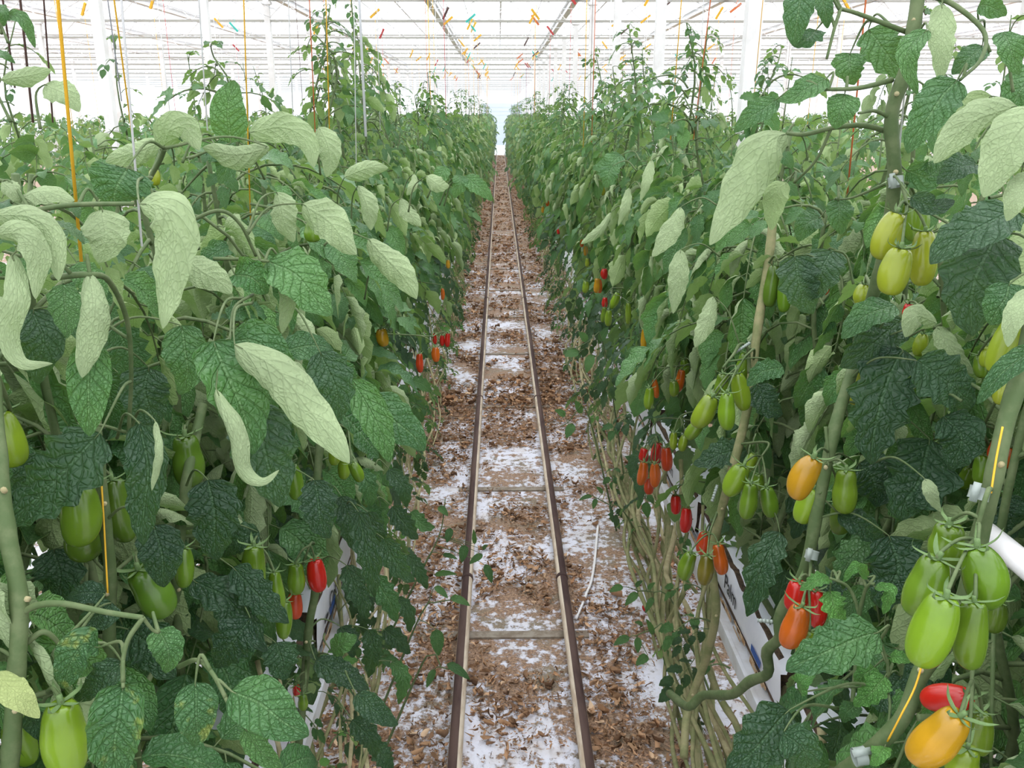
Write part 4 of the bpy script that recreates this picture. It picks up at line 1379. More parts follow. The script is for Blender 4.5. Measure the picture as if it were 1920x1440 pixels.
def kinds(n, seed, curl, hang, res, mat, **kw):
    out = []
    for i in range(n):
        r = np.random.default_rng(seed + i)
        out.append(Kind(compound_leaf(seed + i, r.uniform(*curl), r.uniform(*hang), res, **kw), [mat, M_STEM]))
    return out


HI, MID, FAR = (13, 8), (9, 6), (5, 2)
SETS = {}
for lod, res in (('hi', HI), ('mid', MID)):
    SETS[lod] = {
        'curl': kinds(6, 100, (1.4, 2.6), (1.9, 3.0), res, M_PALE, lobe=.16, wide=.82, leaflets=4) + kinds(5, 140, (.8, 1.8), (1.6, 2.8), res, M_LEAF, lobe=.26, wide=.85, leaflets=4),
        'flat': kinds(6, 200, (.15, .7), (1.4, 2.4), res, M_LEAF, lobe=.40, wide=.95),
        'old_shade': kinds(6, 300, (.1, .5), (1.5, 2.4), res, M_LOW, lobe=.46, wide=1.05),
        'small': kinds(4, 400, (.2, .8), (1.0, 1.9), res, M_LEAF, lobe=.2, size=.2, leaflets=2),
        'young': kinds(3, 430, (.1, .5), (.9, 1.7), res, M_YOUNG, lobe=.25, size=.17, leaflets=2),
    }


def leaf_matrix(p, d, tilt, roll, s):
    rz = math.atan2(d[1], d[0]) - math.pi / 2
    return Matrix.Translation(Vector(p)) @ Euler((tilt, roll, rz), 'XYZ').to_matrix().to_4x4() @ Matrix.Scale(s, 4)


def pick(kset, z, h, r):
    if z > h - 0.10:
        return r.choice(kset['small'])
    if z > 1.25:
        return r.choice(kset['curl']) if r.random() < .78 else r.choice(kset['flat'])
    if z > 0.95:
        return r.choice(kset['flat']) if r.random() < .6 else r.choice(kset['old_shade'])
    return r.choice(kset['old_shade'])


def stem_pts(x, y, h, r, lean=0.03):
    zs = np.linspace(0.61, h, 6)
    p = np.stack([x + r.normal(0, lean, 6), y + r.normal(0, lean, 6), zs], 1)
    if abs(x) < .85:
        p[0, 0] = .77 if x > 0 else -.70
        p[0, 2] = .655
    return p


PLANTS = []


def leaves_for(x, y, h, side, r, lod, n, zlo=0.55, back=False):
    """(kind, matrix) of the leaves of one plant; leaves that would hide the aisle or the measured things are left off."""
    kset = SETS[lod]
    out = []
    sp = stem_pts(x, y, h, r)
    a = r.uniform(0, 6.28)
    for i in range(n):
        z = zlo + (h - zlo) * ((i + .5) / n) ** .85
        a += 2.4 + r.normal(0, .3)
        d = np.array([math.cos(a), math.sin(a), 0])
        d[0] += -side * (0.45 if not back else 0.1)
        b = np.array([np.interp(z, sp[:, 2], sp[:, 0]), np.interp(z, sp[:, 2], sp[:, 1]), z])
        b0 = b.copy()
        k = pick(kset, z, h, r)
        s = (r.uniform(.75, 1.15) if y < 3 else r.uniform(.62, .98)) * (1.0 if z < h - .3 else .85)
        for attempt in range(5):
            M = leaf_matrix(b, d, r.normal(0.05, .22), r.normal(0, .25), s)
            M3 = np.array(M.to_3x3())
            w = k.pts @ M3.T + np.array(M.translation)
            if not blocks(w, y):
                out.append((k, M))
                break
            d = np.array([side * r.uniform(-.3, .8), r.choice([-1, 1]) * r.uniform(.3, 1), 0])
            b = b0 + np.array([side * .05 * attempt, r.normal(0, .06), r.normal(0, .06)])
            s *= .9
    return sp, out


def shoot(sp, h, extra, r, lod):
    """A bare-ish growing tip above the canopy with a few small leaves."""
    top = sp[-1]
    tip = top + np.array([r.normal(0, .06), r.normal(0, .06), extra])
    pts = [top, top * .5 + tip * .5 + r.normal(0, .02, 3), tip]
    out = []
    n = int(5 + extra * 15)
    for i in range(n):
        t = (i + 1) / n
        b = top + (tip - top) * t
        a = r.uniform(0, 6.28)
        k = r.choice(SETS[lod]['small'] if r.random() < .75 or t > .7 else SETS[lod]['curl'])
        out.append((k, leaf_matrix(b, np.array([math.cos(a), math.sin(a)]), r.normal(.3, .25), r.normal(0, .3), r.uniform(.75, 1.25) * (1.15 - .65 * t) * (1 if k in SETS[lod]['small'] else .6))))
    return pts, out


def build_plant(x, y, h, side, label, group, lod, n, back=False, extra=0.0):
    r = np.random.default_rng(int(abs(x) * 1000 + y * 777 + (5 if side > 0 else 0)))
    root = tag(empty('tomato_plant', (x, y, 0.56)), label, 'tomato plant', group)
    inv = Matrix.Translation((-x, -y, -0.56))
    sp, lv = leaves_for(x, y, h, side, r, lod, n, zlo=1.0 if back else (.78 if y < 2.5 else .88), back=back)
    mb = MB()
    pts = list(sp)
    if extra > 0:
        ep, el = shoot(sp, h, extra, r, lod)
        pts += ep[1:]
        for k, M in el:
            px, py, z = project(k.pts @ np.array(M.to_3x3()).T + np.array(M.translation))
            if z.min() > .62:
                lv.append((k, M))
    tube(mb, np.array(pts) - [x, y, .56], [.0095, .009, .0065, .0028 if extra else .005], 7, 24)
    link('stem', mb.mesh('stem', [M_STEM]), root)
    for k, M in lv:
        o = link('leaf', k.mesh, root)
        o.matrix_local = inv @ M
    # low side shoots at the foot
    if lod in ('hi', 'mid') and not back and y > 1.0:
        for i in range(9 if side < 0 else 6):
            z = r.uniform(.04, .78)
            d = np.array([-side * r.uniform(.2, .9), r.normal(0, .6), 0])
            k = r.choice(SETS[lod]['old_shade'][:3] + SETS[lod]['small'] + SETS[lod]['young'][:1])
            b = np.array([x - side * r.uniform(.08, .2), y + r.normal(0, .2), z])
            M = leaf_matrix(b, d, r.normal(.2, .25), r.normal(0, .3), r.uniform(.45, .8) * (1 if k not in SETS[lod]['old_shade'] else .62))
            if not blocks(k.pts @ np.array(M.to_3x3()).T + np.array(M.translation), y):
                o = link('leaf', k.mesh, root)
                o.matrix_local = inv @ M
    PLANTS.append((root, x, y, side))
    return root


# merged crowns for plants too far off to tell their leaves apart
def crown(seed, n=24, h=1.98, res=FAR, zlo=.5):
    r = np.random.default_rng(seed)
    mb = MB()
    lib = [compound_leaf(seed * 50 + i, r.uniform(.5, 1.7), r.uniform(1.6, 2.6), res, lobe=.1) for i in range(4)]
    a = 0
    for i in range(n):
        z = zlo + (h - zlo) * ((i + .5) / n) - .56
        a += 2.4 + r.normal(0, .3)
        M = leaf_matrix((r.normal(0, .04), r.normal(0, .04), z), np.array([math.cos(a), math.sin(a)]), r.normal(.05, .22), r.normal(0, .25), r.uniform(.75, 1.1))
        mb.add_mb(lib[i % 4], np.array(M.to_3x3()), np.array(M.translation))
    return mb


CROWN_MB = [crown(900 + i) for i in range(6)]
CROWNS = [c.mesh('foliage', [M_PALE if i % 3 == 0 else M_LEAF, M_STEM]) for i, c in enumerate(CROWN_MB)]
mbs = MB()
tube(mbs, [(0, 0, -.56), (0, 0, 0), (.02, .01, .7), (0, 0, 1.42)], [.009, .008, .005], 6, 8)
FAR_STEM = mbs.mesh('stem', [M_STEM])
SHOOTS = []
for i in range(3):
    r = np.random.default_rng(50 + i)
    m = MB()
    tube(m, [(0, 0, 1.38), (r.normal(0, .03), r.normal(0, .03), 1.62), (r.normal(0, .06), r.normal(0, .06), 1.9)], [.006, .004, .0025], 5, 7, 1)
    for j in range(6):
        a = r.uniform(0, 6.28)
        M = leaf_matrix((0, 0, 1.45 + j * .075), np.array([math.cos(a), math.sin(a)]), r.normal(.3, .2), 0, r.uniform(.5, .9))
        m.add_mb(compound_leaf(77 + i * 9 + j, .5, 1.5, (5, 2), size=.19, leaflets=2), np.array(M.to_3x3()), np.array(M.translation))
    SHOOTS.append(m.mesh('growing_tip', [M_LEAF, M_STEM]))


def far_plant(x, y, label, group, r, tip=False, s=1.0):
    root = tag(empty('tomato_plant', (x, y, .56), r.uniform(0, 6.28)), label, 'tomato plant', group)
    link('stem', FAR_STEM, root)
    f = link('foliage', CROWNS[int(r.integers(6))], root)
    f.scale = (r.uniform(.85, 1.0), r.uniform(.95, 1.15), s * r.uniform(.93, 1.07))
    if tip:
        link('growing_tip', SHOOTS[int(r.integers(3))], root)
    PLANTS.append((root, x, y, 1 if x > 0 else -1))
    return root


rr = np.random.default_rng(21)
TALL = {-1: {}, 1: {}}
for px, pt, z, sd in ((345, 75, 3.1, -1), (590, -30, 4.0, -1), (640, 90, 4.4, -1), (1292, 45, 4.4, 1), (1138, 150, 5.6, 1), (1188, 128, 4.9, 1), (720, 160, 5.6, -1), (770, 180, 7.0, -1), (1075, 170, 7.4, 1)):
    q = P(px, pt, z)
    TALL[sd][round(q[1], 2)] = q[2]
for sd in (-1, 1):
    side = 'right' if sd > 0 else 'left'
    ys = np.arange(.70, 16, .42)
    tall = dict(TALL[sd])
    for i, y in enumerate(ys):
        x = sd * (.70 + rr.normal(0, .02))
        h = rr.normal(1.94, .06) if y > 2.2 else (1.84 if (sd > 0 or y < 1.1) else 1.98)
        extra = rr.uniform(.15, .55) if (rr.random() < .5 and y > 3.2) else 0.0
        near = [t for t in tall if abs(t - y) <= .21]
        if near:
            extra = max(tall.pop(near[0]) - h, .15)
        lod = 'hi' if y < 5.5 else 'mid'
        n = (38 if y < 3.6 else 32) if lod == 'hi' else 32
        if i < 20:
            lab = 'leafy tomato plant on the aisle edge of the %s row, %s from the camera' % (side, ORD[i])
            grp = 'tomato plants along the aisle'
        else:
            lab = 'tomato plant in the middle stretch of the %s row, leaves hanging rolled' % side
            grp = 'middle stretch of the %s row' % side
        build_plant(x, y, h, sd, lab, grp, lod, n, extra=extra)
    for i, y in enumerate(np.concatenate([np.arange(.7, 3.6, .36), np.arange(3.7, 9, .6)])):
        lab = 'tomato plant in the second line of the %s row, behind the aisle edge' % side
        build_plant(sd * (1.0 + rr.normal(0, .03)), y, rr.normal(2.02 if y < 3.5 else 1.95, .07), sd, lab, 'second line of the %s row' % side, 'hi' if y < 4 else 'mid', 22, True, rr.uniform(.1, .5) if (rr.random() < .4 and y > 2.5) else 0)
    for y in np.arange(16.2, 46.5, .62):
        far_plant(sd * (.66 - .10 * (y - 16) / 30 + rr.normal(0, .02)), y + rr.normal(0, .08), 'distant tomato plant in the %s row towards the end of the aisle' % side, 'far stretch of the %s row' % side, rr, rr.random() < .55)
    for y in np.arange(1.4, 24, .62):
        if sd > 0 and min(abs(y - t) for t in TY) < .3:
            continue
        far_plant(sd * (2.15 + rr.normal(0, .05)), y + rr.normal(0, .1), 'tomato plant in the next row beyond the %s one, seen over it' % side, 'next row beyond the %s row' % side, rr, rr.random() < .45, 1.0)

# the rest of the crop is a mass that nobody could count
mb = MB()
LOWC = [crown(940 + i, 14, 1.98, (4, 2), .9) for i in range(4)]
for sd in (-1, 1):
    for x, y0, y1, st in ((1.05, 9, 46, 1.0), (2.75, 3, 40, 1.1), (3.75, 4, 46, 1.1), (5.3, 6, 46, 1.5), (6.9, 8, 46, 1.8), (8.5, 10, 46, 2.2), (10.1, 7, 40, 2.4), (11.7, 8, 40, 2.6), (13.3, 9, 40, 2.8), (15.0, 10, 42, 3.2), (17, 10, 42, 3.6), (19, 12, 44, 4), (21.5, 12, 44, 4), (2.15, 24.3, 46, 1.1)):
        for y in np.arange(y0, y1, st):
            if min(abs(y - t) for t in TY) < .4 and min(abs(sd * x - q) for q in (-19.0, -11.95, -5.0, 1.95, 8.9, 15.85)) < .5:
                continue
            c = LOWC[int(rr.integers(4))]
            a = rr.uniform(0, 6.28)
            s = rr.uniform(.9, 1.15)
            R = np.array([[math.cos(a), -math.sin(a), 0], [math.sin(a), math.cos(a), 0], [0, 0, 1]]) * [[s], [s * 1.2], [rr.uniform(.94, 1.08)]]
            mb.add_mb(c, R, np.array([sd * x + rr.normal(0, .1), y + rr.normal(0, .2), .56]))
o = link('distant_crop', mb.mesh('distant_crop', [M_LEAF, M_STEM]))
tag(o, 'mass of tomato foliage of the rows further off, seen as a green band under the roof', 'foliage', kind='stuff')

# ------------------------------------------------------------------ near plants with their measured leaves, stalks and trusses
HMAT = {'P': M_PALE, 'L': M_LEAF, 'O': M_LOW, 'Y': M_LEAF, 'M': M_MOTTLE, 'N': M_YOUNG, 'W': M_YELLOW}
HLAB = {'A': 'tall tomato plant with a thick stem rising out of frame, clip above its topmost cluster',
        'B': 'tomato plant whose stem bends past the yellow-orange tomato down to the white slab',
        'C': 'tomato plant nearest the camera in the right row, bearing the big green cluster',
        'D': 'tomato plant with a kinked stem and three green clusters above the white slab',
        'F': 'tomato plant at the near left edge with a hairy stem and big curled pale leaves',
        'G': 'tomato plant by the yellow and white strings with shaded dark green fruit',
        'H': 'tomato plant with the long rolled pale leaf pointing at the aisle',
        'I': 'tomato plant with a thin stem in front of a red tomato and the white slab'}
HERO, HSTEM = {}, {}
for k, (pts, rad) in STEMS.items():
    w = np.array([P(*p) for p in pts])
    base = w[-1]
    root = tag(empty('tomato_plant', base), HLAB[k], 'tomato plant', 'tomato plants nearest the camera')
    HERO[k] = root
    c = catmull(w, 60)
    HSTEM[k] = c
    mb = MB()
    r = np.random.default_rng(ord(k))
    # slight swellings at the nodes
    rad_l = rad * (1 + .12 * np.sin(np.linspace(0, 26, 70) + r.uniform(0, 6)) ** 8)
    tube(mb, w - base, rad_l, 12, 70)
    link('stem', mb.mesh('stem', [M_STEM if k in 'ACF' else M_VINE if k == 'D' else M_STEM]), root)
    for j in range(5):
        t = c[8 + j * 11]
        m2 = MB()
        dd = nrm(CAM_LOC - t + r.normal(0, .4, 3))
        tube(m2, [t + dd * rad * .6 - base, t + dd * rad * 1.5 - base], [rad * .42, rad * .34], 8, 3)
        link('leaf_scar', m2.mesh('leaf_scar', [M_DRYVINE]), root)

HATT = dict(HSTEM)
for k, pts, r0, r1 in STALKS:
    HATT[k] = np.vstack([HATT[k], catmull([P(*p) for p in pts], 26)])
    mb = MB()
    base = np.array(HERO[k].location)
    tube(mb, np.array([P(*p) for p in pts]) - base, [r0, r1], 8, 26)
    link('leaf_stalk', mb.mesh('leaf_stalk', [M_STEM]), HERO[k])

for idx, (k, mat, face, curl, wpx, z, lobe, pts) in enumerate(HL):
    r = np.random.default_rng(1000 + idx)
    n = len(pts)
    w = [P(px, py, z + (0.02 if i == 0 else 0) + .015 * i / n) for i, (px, py) in enumerate(pts)]
    c = catmull(w, 34)
    side_w = nrm(np.cross(c[-1] - c[0], CAM_LOC - c[0]))
    c = c + side_w * (np.sin(np.linspace(0, r.uniform(4, 9), 34) + r.uniform(0, 6)) * np.linspace(0, 1, 34) * wpx * z / FPX * .05)[:, None]
    mid = c[len(c) // 2]
    view = nrm(CAM_LOC - mid)
    ref = view * face
    # leaves hang: the face turns a little upwards or sideways as well
    if face > 0:
        ref = nrm(ref + np.array([0, 0, .55]) + r.normal(0, .16, 3))
    else:
        ref = nrm(ref + np.array([0, 0, -.15]) + r.normal(0, .16, 3))
    f = curl / math.sin(curl) if curl < 1.45 else curl
    W = wpx * z / FPX * f * 1.08
    mb = MB()
    blade(mb, c, ref, W, curl, lobe if mat != 'P' else max(lobe, .09), 20, 3000 + idx, .10, 0, .62, asym=.18 if face > 0 else .38, crinkle=.14)
    # stalk back into the plant
    st = HATT[k]
    b = c[0]
    d = np.linalg.norm(st - b, axis=1)
    tgt = st[int(np.argmin(d))]
    if d.min() > .16:
        tgt = b + nrm(tgt - b) * .10 + nrm(b - CAM_LOC) * .07
    back = nrm(c[0] - c[2])
    tube(mb, [tgt, (tgt + b) / 2 + back * .012 + np.array([0, 0, .012]), b, c[2]], [.0024, .0019, .0015, .0006], 7, 14, 1)
    base = np.array(HERO[k].location)
    for i in range(len(mb.v)):
        if len(mb.v[i]):
            mb.v[i] = mb.v[i] - base
    link('leaf', mb.mesh('leaf', [HMAT[mat], M_STEM]), HERO[k])

# ------------------------------------------------------------------ tomatoes
def tomato_mesh(seed, pear=0.0):
    r = np.random.default_rng(seed)
    nz, na = 26, 28
    t = np.linspace(0, np.pi, nz)
    z = -np.cos(t) * .5
    rad = .5 * np.sin(t) ** .64 * (1 - .12 * z + r.uniform(-.05, .03) * np.cos(2 * t))
    rad = rad * (1 - pear * np.exp(-((z - .16) / .16) ** 2))
    a = np.linspace(0, 2 * np.pi, na, endpoint=False)
    top = np.exp(-((t - np.pi) / .32) ** 2)
    z = z - top * .055
    rad /= rad.max() * 2
    ph = r.uniform(0, 6.28)
    V = []
    for i in range(nz):
        lob = 1 + .035 * np.cos(3 * a + ph) * (t[i] / np.pi) ** 2 + .02 * np.cos(2 * a + ph * 2)
        bend = .06 * r.standard_normal() * 0
        V.append(np.stack([rad[i] * lob * np.cos(a), rad[i] * lob * np.sin(a), np.full(na, z[i])], 1))
    V = np.concatenate(V)
    k = r.uniform(-.10, .10)
    V[:, 0] += k * (V[:, 2] ** 2 * 4 - .4)
    F = [[i * na + j, i * na + (j + 1) % na, (i + 1) * na + (j + 1) % na, (i + 1) * na + j] for i in range(nz - 1) for j in range(na)]
    mb = MB()
    mb.add(V, np.array(F))
    return mb.mesh('tomato', [M_TOM])


TMESH = [tomato_mesh(i, (0, .03, .06, 0, .1)[i]) for i in range(5)]


def calyx_mesh(seed):
    r = np.random.default_rng(seed)
    mb = MB()
    tube(mb, [(0, 0, -.15), (0, 0, .02), (.03, .02, .22)], [.075, .085, .07], 7, 6)
    for i in range(5):
        a = i * 1.2566 + r.normal(0, .15)
        d = np.array([math.cos(a), math.sin(a), 0])
        up = r.uniform(.15, .6)
        L = r.uniform(.55, .85)
        c = catmull([d * .03 + [0, 0, .0], d * L * .4 + [0, 0, .03], d * L * .8 + [0, 0, .02 + up * .25], d * L * (.85 if r.random() < .4 else 1.1) + [0, 0, .1 + up * .55]], 9)
        blade(mb, c, np.array([0, 0, 1.0]) - d * .3, .16, .7, 0, 4, seed * 10 + i, 0, 0, .6)
    return mb.mesh('calyx', [M_CALYX])


CMESH = [calyx_mesh(i + 1) for i in range(4)]
rt = np.random.default_rng(5)


def nearest_plant(p):
    best = min(PLANTS, key=lambda q: (q[1] - p[0]) ** 2 + (q[2] - p[1]) ** 2 if q[3] * p[0] > 0 else 1e9)
    return best[0]


def make_tomato(c, up, W, L, colour, label, group, i):
    o = link('tomato', TMESH[i % 5])
    q = Vector(up).to_track_quat('Z', 'Y')
    o.rotation_mode = 'QUATERNION'
    from mathutils import Quaternion
    o.rotation_quaternion = q @ Quaternion((0, 0, 1), rt.uniform(0, 6.28))
    o.location = c
    o.scale = (W, W, L)
    col = np.array(TC[colour])
    col[:3] *= rt.uniform(.92, 1.08, 3)
    o.color = tuple(col)
    tag(o, label, 'tomato', group)
    cx = link('calyx', CMESH[i % 4], o)
    s = max(W, .028) * .95
    cx.scale = (s / W, s / W, s / L)
    cx.location = (0, 0, .45)
    return o


i = 0
for cl in CL:
    att, key, fr = cl
    A = P(*att)
    tops = []
    for t in fr:
        c, up, W, L = fruit_place(t)
        make_tomato(c, up, W, L, t[6], t[7], 'plum tomatoes on the plants', i)
        i += 1
        tops.append(c + up * L * .47)
    root = HERO[key] if key != 'row' else nearest_plant(A)
    base = np.array(root.matrix_basis.translation)
    Rz = np.array(root.matrix_basis.to_3x3())
    tops = np.array(tops)
    if key == 'row':
        pl = next(q for q in PLANTS if q[0] is root)
        S = np.array([pl[1], pl[2], A[2] + .02])
        away = S - A
        if np.linalg.norm(away) > .2:
            S = A + nrm(away) * .2
        A0 = S
    else:
        st = HSTEM[key]
        A0 = st[int(np.argmin(np.linalg.norm(st - A, axis=1)))]
    mb = MB()
    s = .0032 if key != 'row' else .003
    mean = tops.mean(0)
    low = mean * .75 + A * .25
    ped = [A0, A, A * .45 + mean * .55 + np.array([0, 0, .004]), low]
    if np.linalg.norm(A0 - A) < .02:
        ped = ped[1:]
    pc = catmull(ped, 22)
    tube(mb, pc, [s, s * .9, s * .6], 8, 22)
    for T in tops:
        j = int(np.argmin(np.linalg.norm(pc[7:] - T, axis=1))) + 7
        S = pc[max(7, min(j, 21) - 3)]
        tube(mb, [S, (S + T) / 2 + np.array([0, 0, .010]), T + [0, 0, .004], T - [0, 0, .004]], [s * .75, s * .6, s * .65], 6, 12)
    for q in range(len(mb.v)):
        if len(mb.v[q]):
            mb.v[q] = (mb.v[q] - base) @ Rz
    link('truss', mb.mesh('truss', [M_STEM]), root)
px, py, w, l, tilt, colr, lab = FALLEN
g = G(px, py, .02)
make_tomato(g, nrm([1, .3, .15]), .034, .042, colr, lab, 'plum tomatoes on the plants', 3)

# clips on stems and truss supports
def clip(p, axis, label, grey=False):
    root = tag(empty('plant_clip', p), label, 'clip', 'plastic clips and truss hooks')
    ax = nrm(axis)
    U = nrm(np.cross(ax, nrm(CAM_LOC - np.asarray(p))))
    W_ = np.cross(ax, U)
    mb = MB()
    if grey:
        pts = [ax * t + W_ * -.004 * (1 - (t / .02) ** 2) for t in np.linspace(-.02, .02, 7)]
        tube(mb, pts, .0036 + .0007 * np.cos(np.linspace(0, 40, 36)), 8, 36)
        link('hook', mb.mesh('hook', [M_CLIP]), root)
        return
    tube(mb, [ax * -.007, ax * -.003, ax * .003, ax * .007], [.0112, .0108, .0108, .0112], 16, 6, 0, False, False)
    ring = link('ring', mb.mesh('ring', [M_CLIP]), root)
    m2 = MB()
    box(m2, W_ * -.0125 + U * .004, (.008, .022, .003), 0, np.stack([U, ax, W_], 1))
    link('latch', m2.mesh('latch', [M_CLIP]), ring)


for (px, py, z), (qx, qy), lab in (
        ((1680, 341, 1.26), (1684, 380), 'clear plastic clip on the tall stem above the topmost cluster'),
        ((1836, 925, .96), (1826, 960), 'white plastic clip on the truss of the big green cluster'),
        ((1522, 1040, 1.42), (1514, 1075), 'clear plastic clip on the bent stem above the ripe red cluster'),
        ((1612, 1418, 1.03), (1590, 1422), 'clear plastic clip on the lowest stem at the bottom edge'),
        ((1392, 652, 2.03), (1380, 660), 'grey arched truss hook above the bright green tomatoes'),
        ((1340, 925, 2.05), (1332, 950), 'grey truss hook above the low cluster with the olive tomato'),
        ((1440, 1165, 1.6), (1470, 1168), 'dark notched truss hook on the bare stem beside the slab'),
        ((1365, 1305, 1.85), (1385, 1295), 'notched grey clip on the bare vine lying by the slab')):
    clip(P(px, py, z), P(qx, qy, z) - P(px, py, z), lab, 'hook' in lab or 'notched' in lab)

# ------------------------------------------------------------------ bare lowered vines at the foot of the rows
for sd in (1, -1):
    side = 'right' if sd > 0 else 'left'
    for i in range(145):
        r = np.random.default_rng(700 + i + (500 if sd > 0 else 0))
        xo = r.uniform(.47, .63) if sd < 0 else r.uniform(.50, .68)
        if i % 5 < (4 if sd > 0 else 2):
            # lying along the row, stacked in the bundle
            y = .35 + i * .07 + .0004 * i * i
            L = r.uniform(1.2, 2.2)
            h = r.uniform(.05, .42) if sd > 0 else r.uniform(.02, .3)
            p = [np.array([sd * (xo + r.normal(0, .02)), y + L * t, h + (.12 if sd > 0 else .3) * t * t + .02 + r.normal(0, .015)]) for t in (0, .2, .4, .6, .8)]
            p.append(np.array([sd * (xo + .10), y + L, h + (.28 if sd > 0 else .5)]))
        else:
            # dropping from the slab to the ground
            y = .6 + i * .066 + .0004 * i * i
            L = r.uniform(.15, .6)
            z1 = r.uniform(.45, .85)
            p = [np.array([sd * xo, y, r.uniform(.01, .06)]),
                 np.array([sd * (xo + r.uniform(-.03, .03)), y + L * .35, z1 * .33]),
                 np.array([sd * (xo + .03 + r.uniform(-.03, .03)), y + L * .6, z1 * .7]),
                 np.array([sd * (xo + r.uniform(.04, .12)), y + L, z1])]
        vx, vy, vz = project(catmull(p, 40))
        hid = ((vx[:, None] - SLABKEEP[None, :, 0]) ** 2 + (vy[:, None] - SLABKEEP[None, :, 1]) ** 2 < SLABKEEP[None, :, 3] ** 2) & (vz[:, None] < SLABKEEP[None, :, 2])
        if hid.sum() > 3 or in_aisle(vx, vy).mean() > .35 or vz.min() < .5:
            continue
        c = catmull(p, 9)
        c[1:-1] += r.normal(0, .012, (7, 3))
        rad = r.uniform(.0055, .0105) if (sd > 0 and y < 4) else r.uniform(.003, .007)
        mb = MB()
        tube(mb, c - c[0], rad * (1 + .18 * np.sin(np.linspace(0, 30, 34)) ** 6), 7, 34)
        o = link('bare_vine', mb.mesh('bare_vine', [M_DRYVINE if r.random() < (.15 if sd > 0 and y < 4 else .38) else M_VINE]), None, c[0])
        tag(o, 'bare knotted tomato vine in the bundle at the foot of the %s row' % side, 'vine', 'bare vines at the foot of the %s row' % side)
        px, py, z = project(c)
# ------------------------------------------------------------------ low leafy shoots reaching over the floor
def low_shoot(pts, leaves, z, label):
    w = [P(px, py, z) for px, py in pts]
    w = [np.array([w[0][0] + .17 * (1 if w[0][0] > 0 else -1), w[0][1], .012])] + w
    root = tag(empty('side_shoot', w[0]), label, 'side shoot', 'low side shoots beside the rails')
    mb = MB()
    tube(mb, np.array(w) - w[0], [.0048, .004, .002], 7, 20)
    link('stem', mb.mesh('stem', [M_STEM]), root)
    for j, (a, b, wd) in enumerate(leaves):
        A, B = P(*a, z), P(*b, z - .02)
        d = B - A
        c = hang_curve(A - w[0], nrm(d + np.array([0, 0, .25 * np.linalg.norm(d)])), np.linalg.norm(d), .6, 12, None)
        m = MB()
        blade(m, c, nrm(np.array([0, 0, .7]) + nrm(CAM_LOC - A)), wd * z / FPX * 1.1, .3, .15, 8, j + 5, .06, 0, .7)
        bp = np.array(w) - w[0]
        cc = catmull(bp, 20)
        q = cc[int(np.argmin(np.linalg.norm(cc - c[0], axis=1)))]
        tube(m, [q, (q + c[0]) / 2 + [0, 0, .004], c[0], c[1]], [.0018, .0013, .0008], 6, 8, 1)
        link('leaf', m.mesh('leaf', [M_LEAF, M_STEM]), root)


low_shoot([(790, 1070), (812, 1030), (828, 990), (835, 935)],
          [((845, 990), (838, 1018), 15), ((872, 1022), (866, 1055), 18), ((905, 1040), (880, 1058), 14), ((910, 1058), (922, 1094), 16), ((830, 1040), (858, 1048), 10),
           ((905, 1030), (915, 1022), 10), ((822, 950), (840, 968), 14), ((815, 1078), (858, 1076), 12), ((890, 1020), (888, 992), 9)], 3.3, 'leafy side shoot leaning over the rail nearest the left row')
low_shoot([(790, 1150), (818, 1130), (845, 1125)], [((845, 1120), (882, 1136), 16), ((815, 1100), (840, 1122), 14), ((818, 1180), (822, 1230), 26)], 2.9, 'side shoot with three dark leaves over the litter left of the rails')
low_shoot([(800, 1230), (825, 1250), (842, 1255)], [((838, 1245), (882, 1275), 18), ((815, 1255), (800, 1290), 14)], 2.7, 'low side shoot with a leaf pointing at the left rail')
low_shoot([(1262, 1130), (1225, 1110), (1195, 1108)], [((1168, 1100), (1142, 1110), 14), ((1196, 1112), (1172, 1136), 16), ((1192, 1100), (1205, 1088), 10), ((1225, 1120), (1210, 1150), 12), ((1215, 1105), (1228, 1092), 10)], 3.0, 'side shoot with bright small leaves reaching from the right row')
low_shoot([(1262, 1185), (1225, 1180), (1192, 1192)], [((1180, 1195), (1150, 1210), 16), ((1196, 1195), (1196, 1225), 14), ((1225, 1190), (1212, 1160), 12), ((1205, 1172), (1190, 1166), 10), ((1215, 1230), (1192, 1248), 18)], 2.8, 'lower side shoot with a pointed leaf over the litter on the right')
low_shoot([(1170, 960), (1140, 945), (1112, 930)], [((1110, 930), (1085, 938), 9), ((1118, 935), (1112, 955), 10), ((1130, 925), (1118, 912), 9)], 3.9, 'small bright shoot over the white sheet right of the rails')
low_shoot([(1130, 640), (1095, 650), (1060, 655)], [((1085, 660), (1058, 668), 20), ((1100, 640), (1085, 622), 16), ((1110, 665), (1100, 700), 18), ((1125, 640), (1140, 612), 16)], 4.4, 'bright leafy shoot leaning into the aisle from the right row')
low_shoot([(1100, 770), (1070, 790), (1050, 800)], [((1060, 780), (1040, 768), 14), ((1075, 795), (1062, 822), 18), ((1090, 775), (1078, 750), 14)], 4.2, 'dark leafy shoot low beside the right rail')

# ------------------------------------------------------------------ support strings
def hero_string(top, bot, zb, colour, rad, label):
    b = P(*bot, zb)
    d = CR @ np.array([(top[0] - 960) / FPX, -(top[1] - 720) / FPX, -1.0])
    t = (b[1] - CAM_LOC[1]) / d[1]
    a = CAM_LOC + d * t
    k = (3.72 - b[2]) / max(a[2] - b[2], .05)
    e = b + (a - b) * k
    mb = MB()
    tube(mb, [b - e * 0 - b, e - b], [rad], 6, 6, 0, False)
    o = link('support_string', mb.mesh('support_string', [STRING[colour]]), None, b)
    tag(o, label, 'string', 'support strings for the plants')


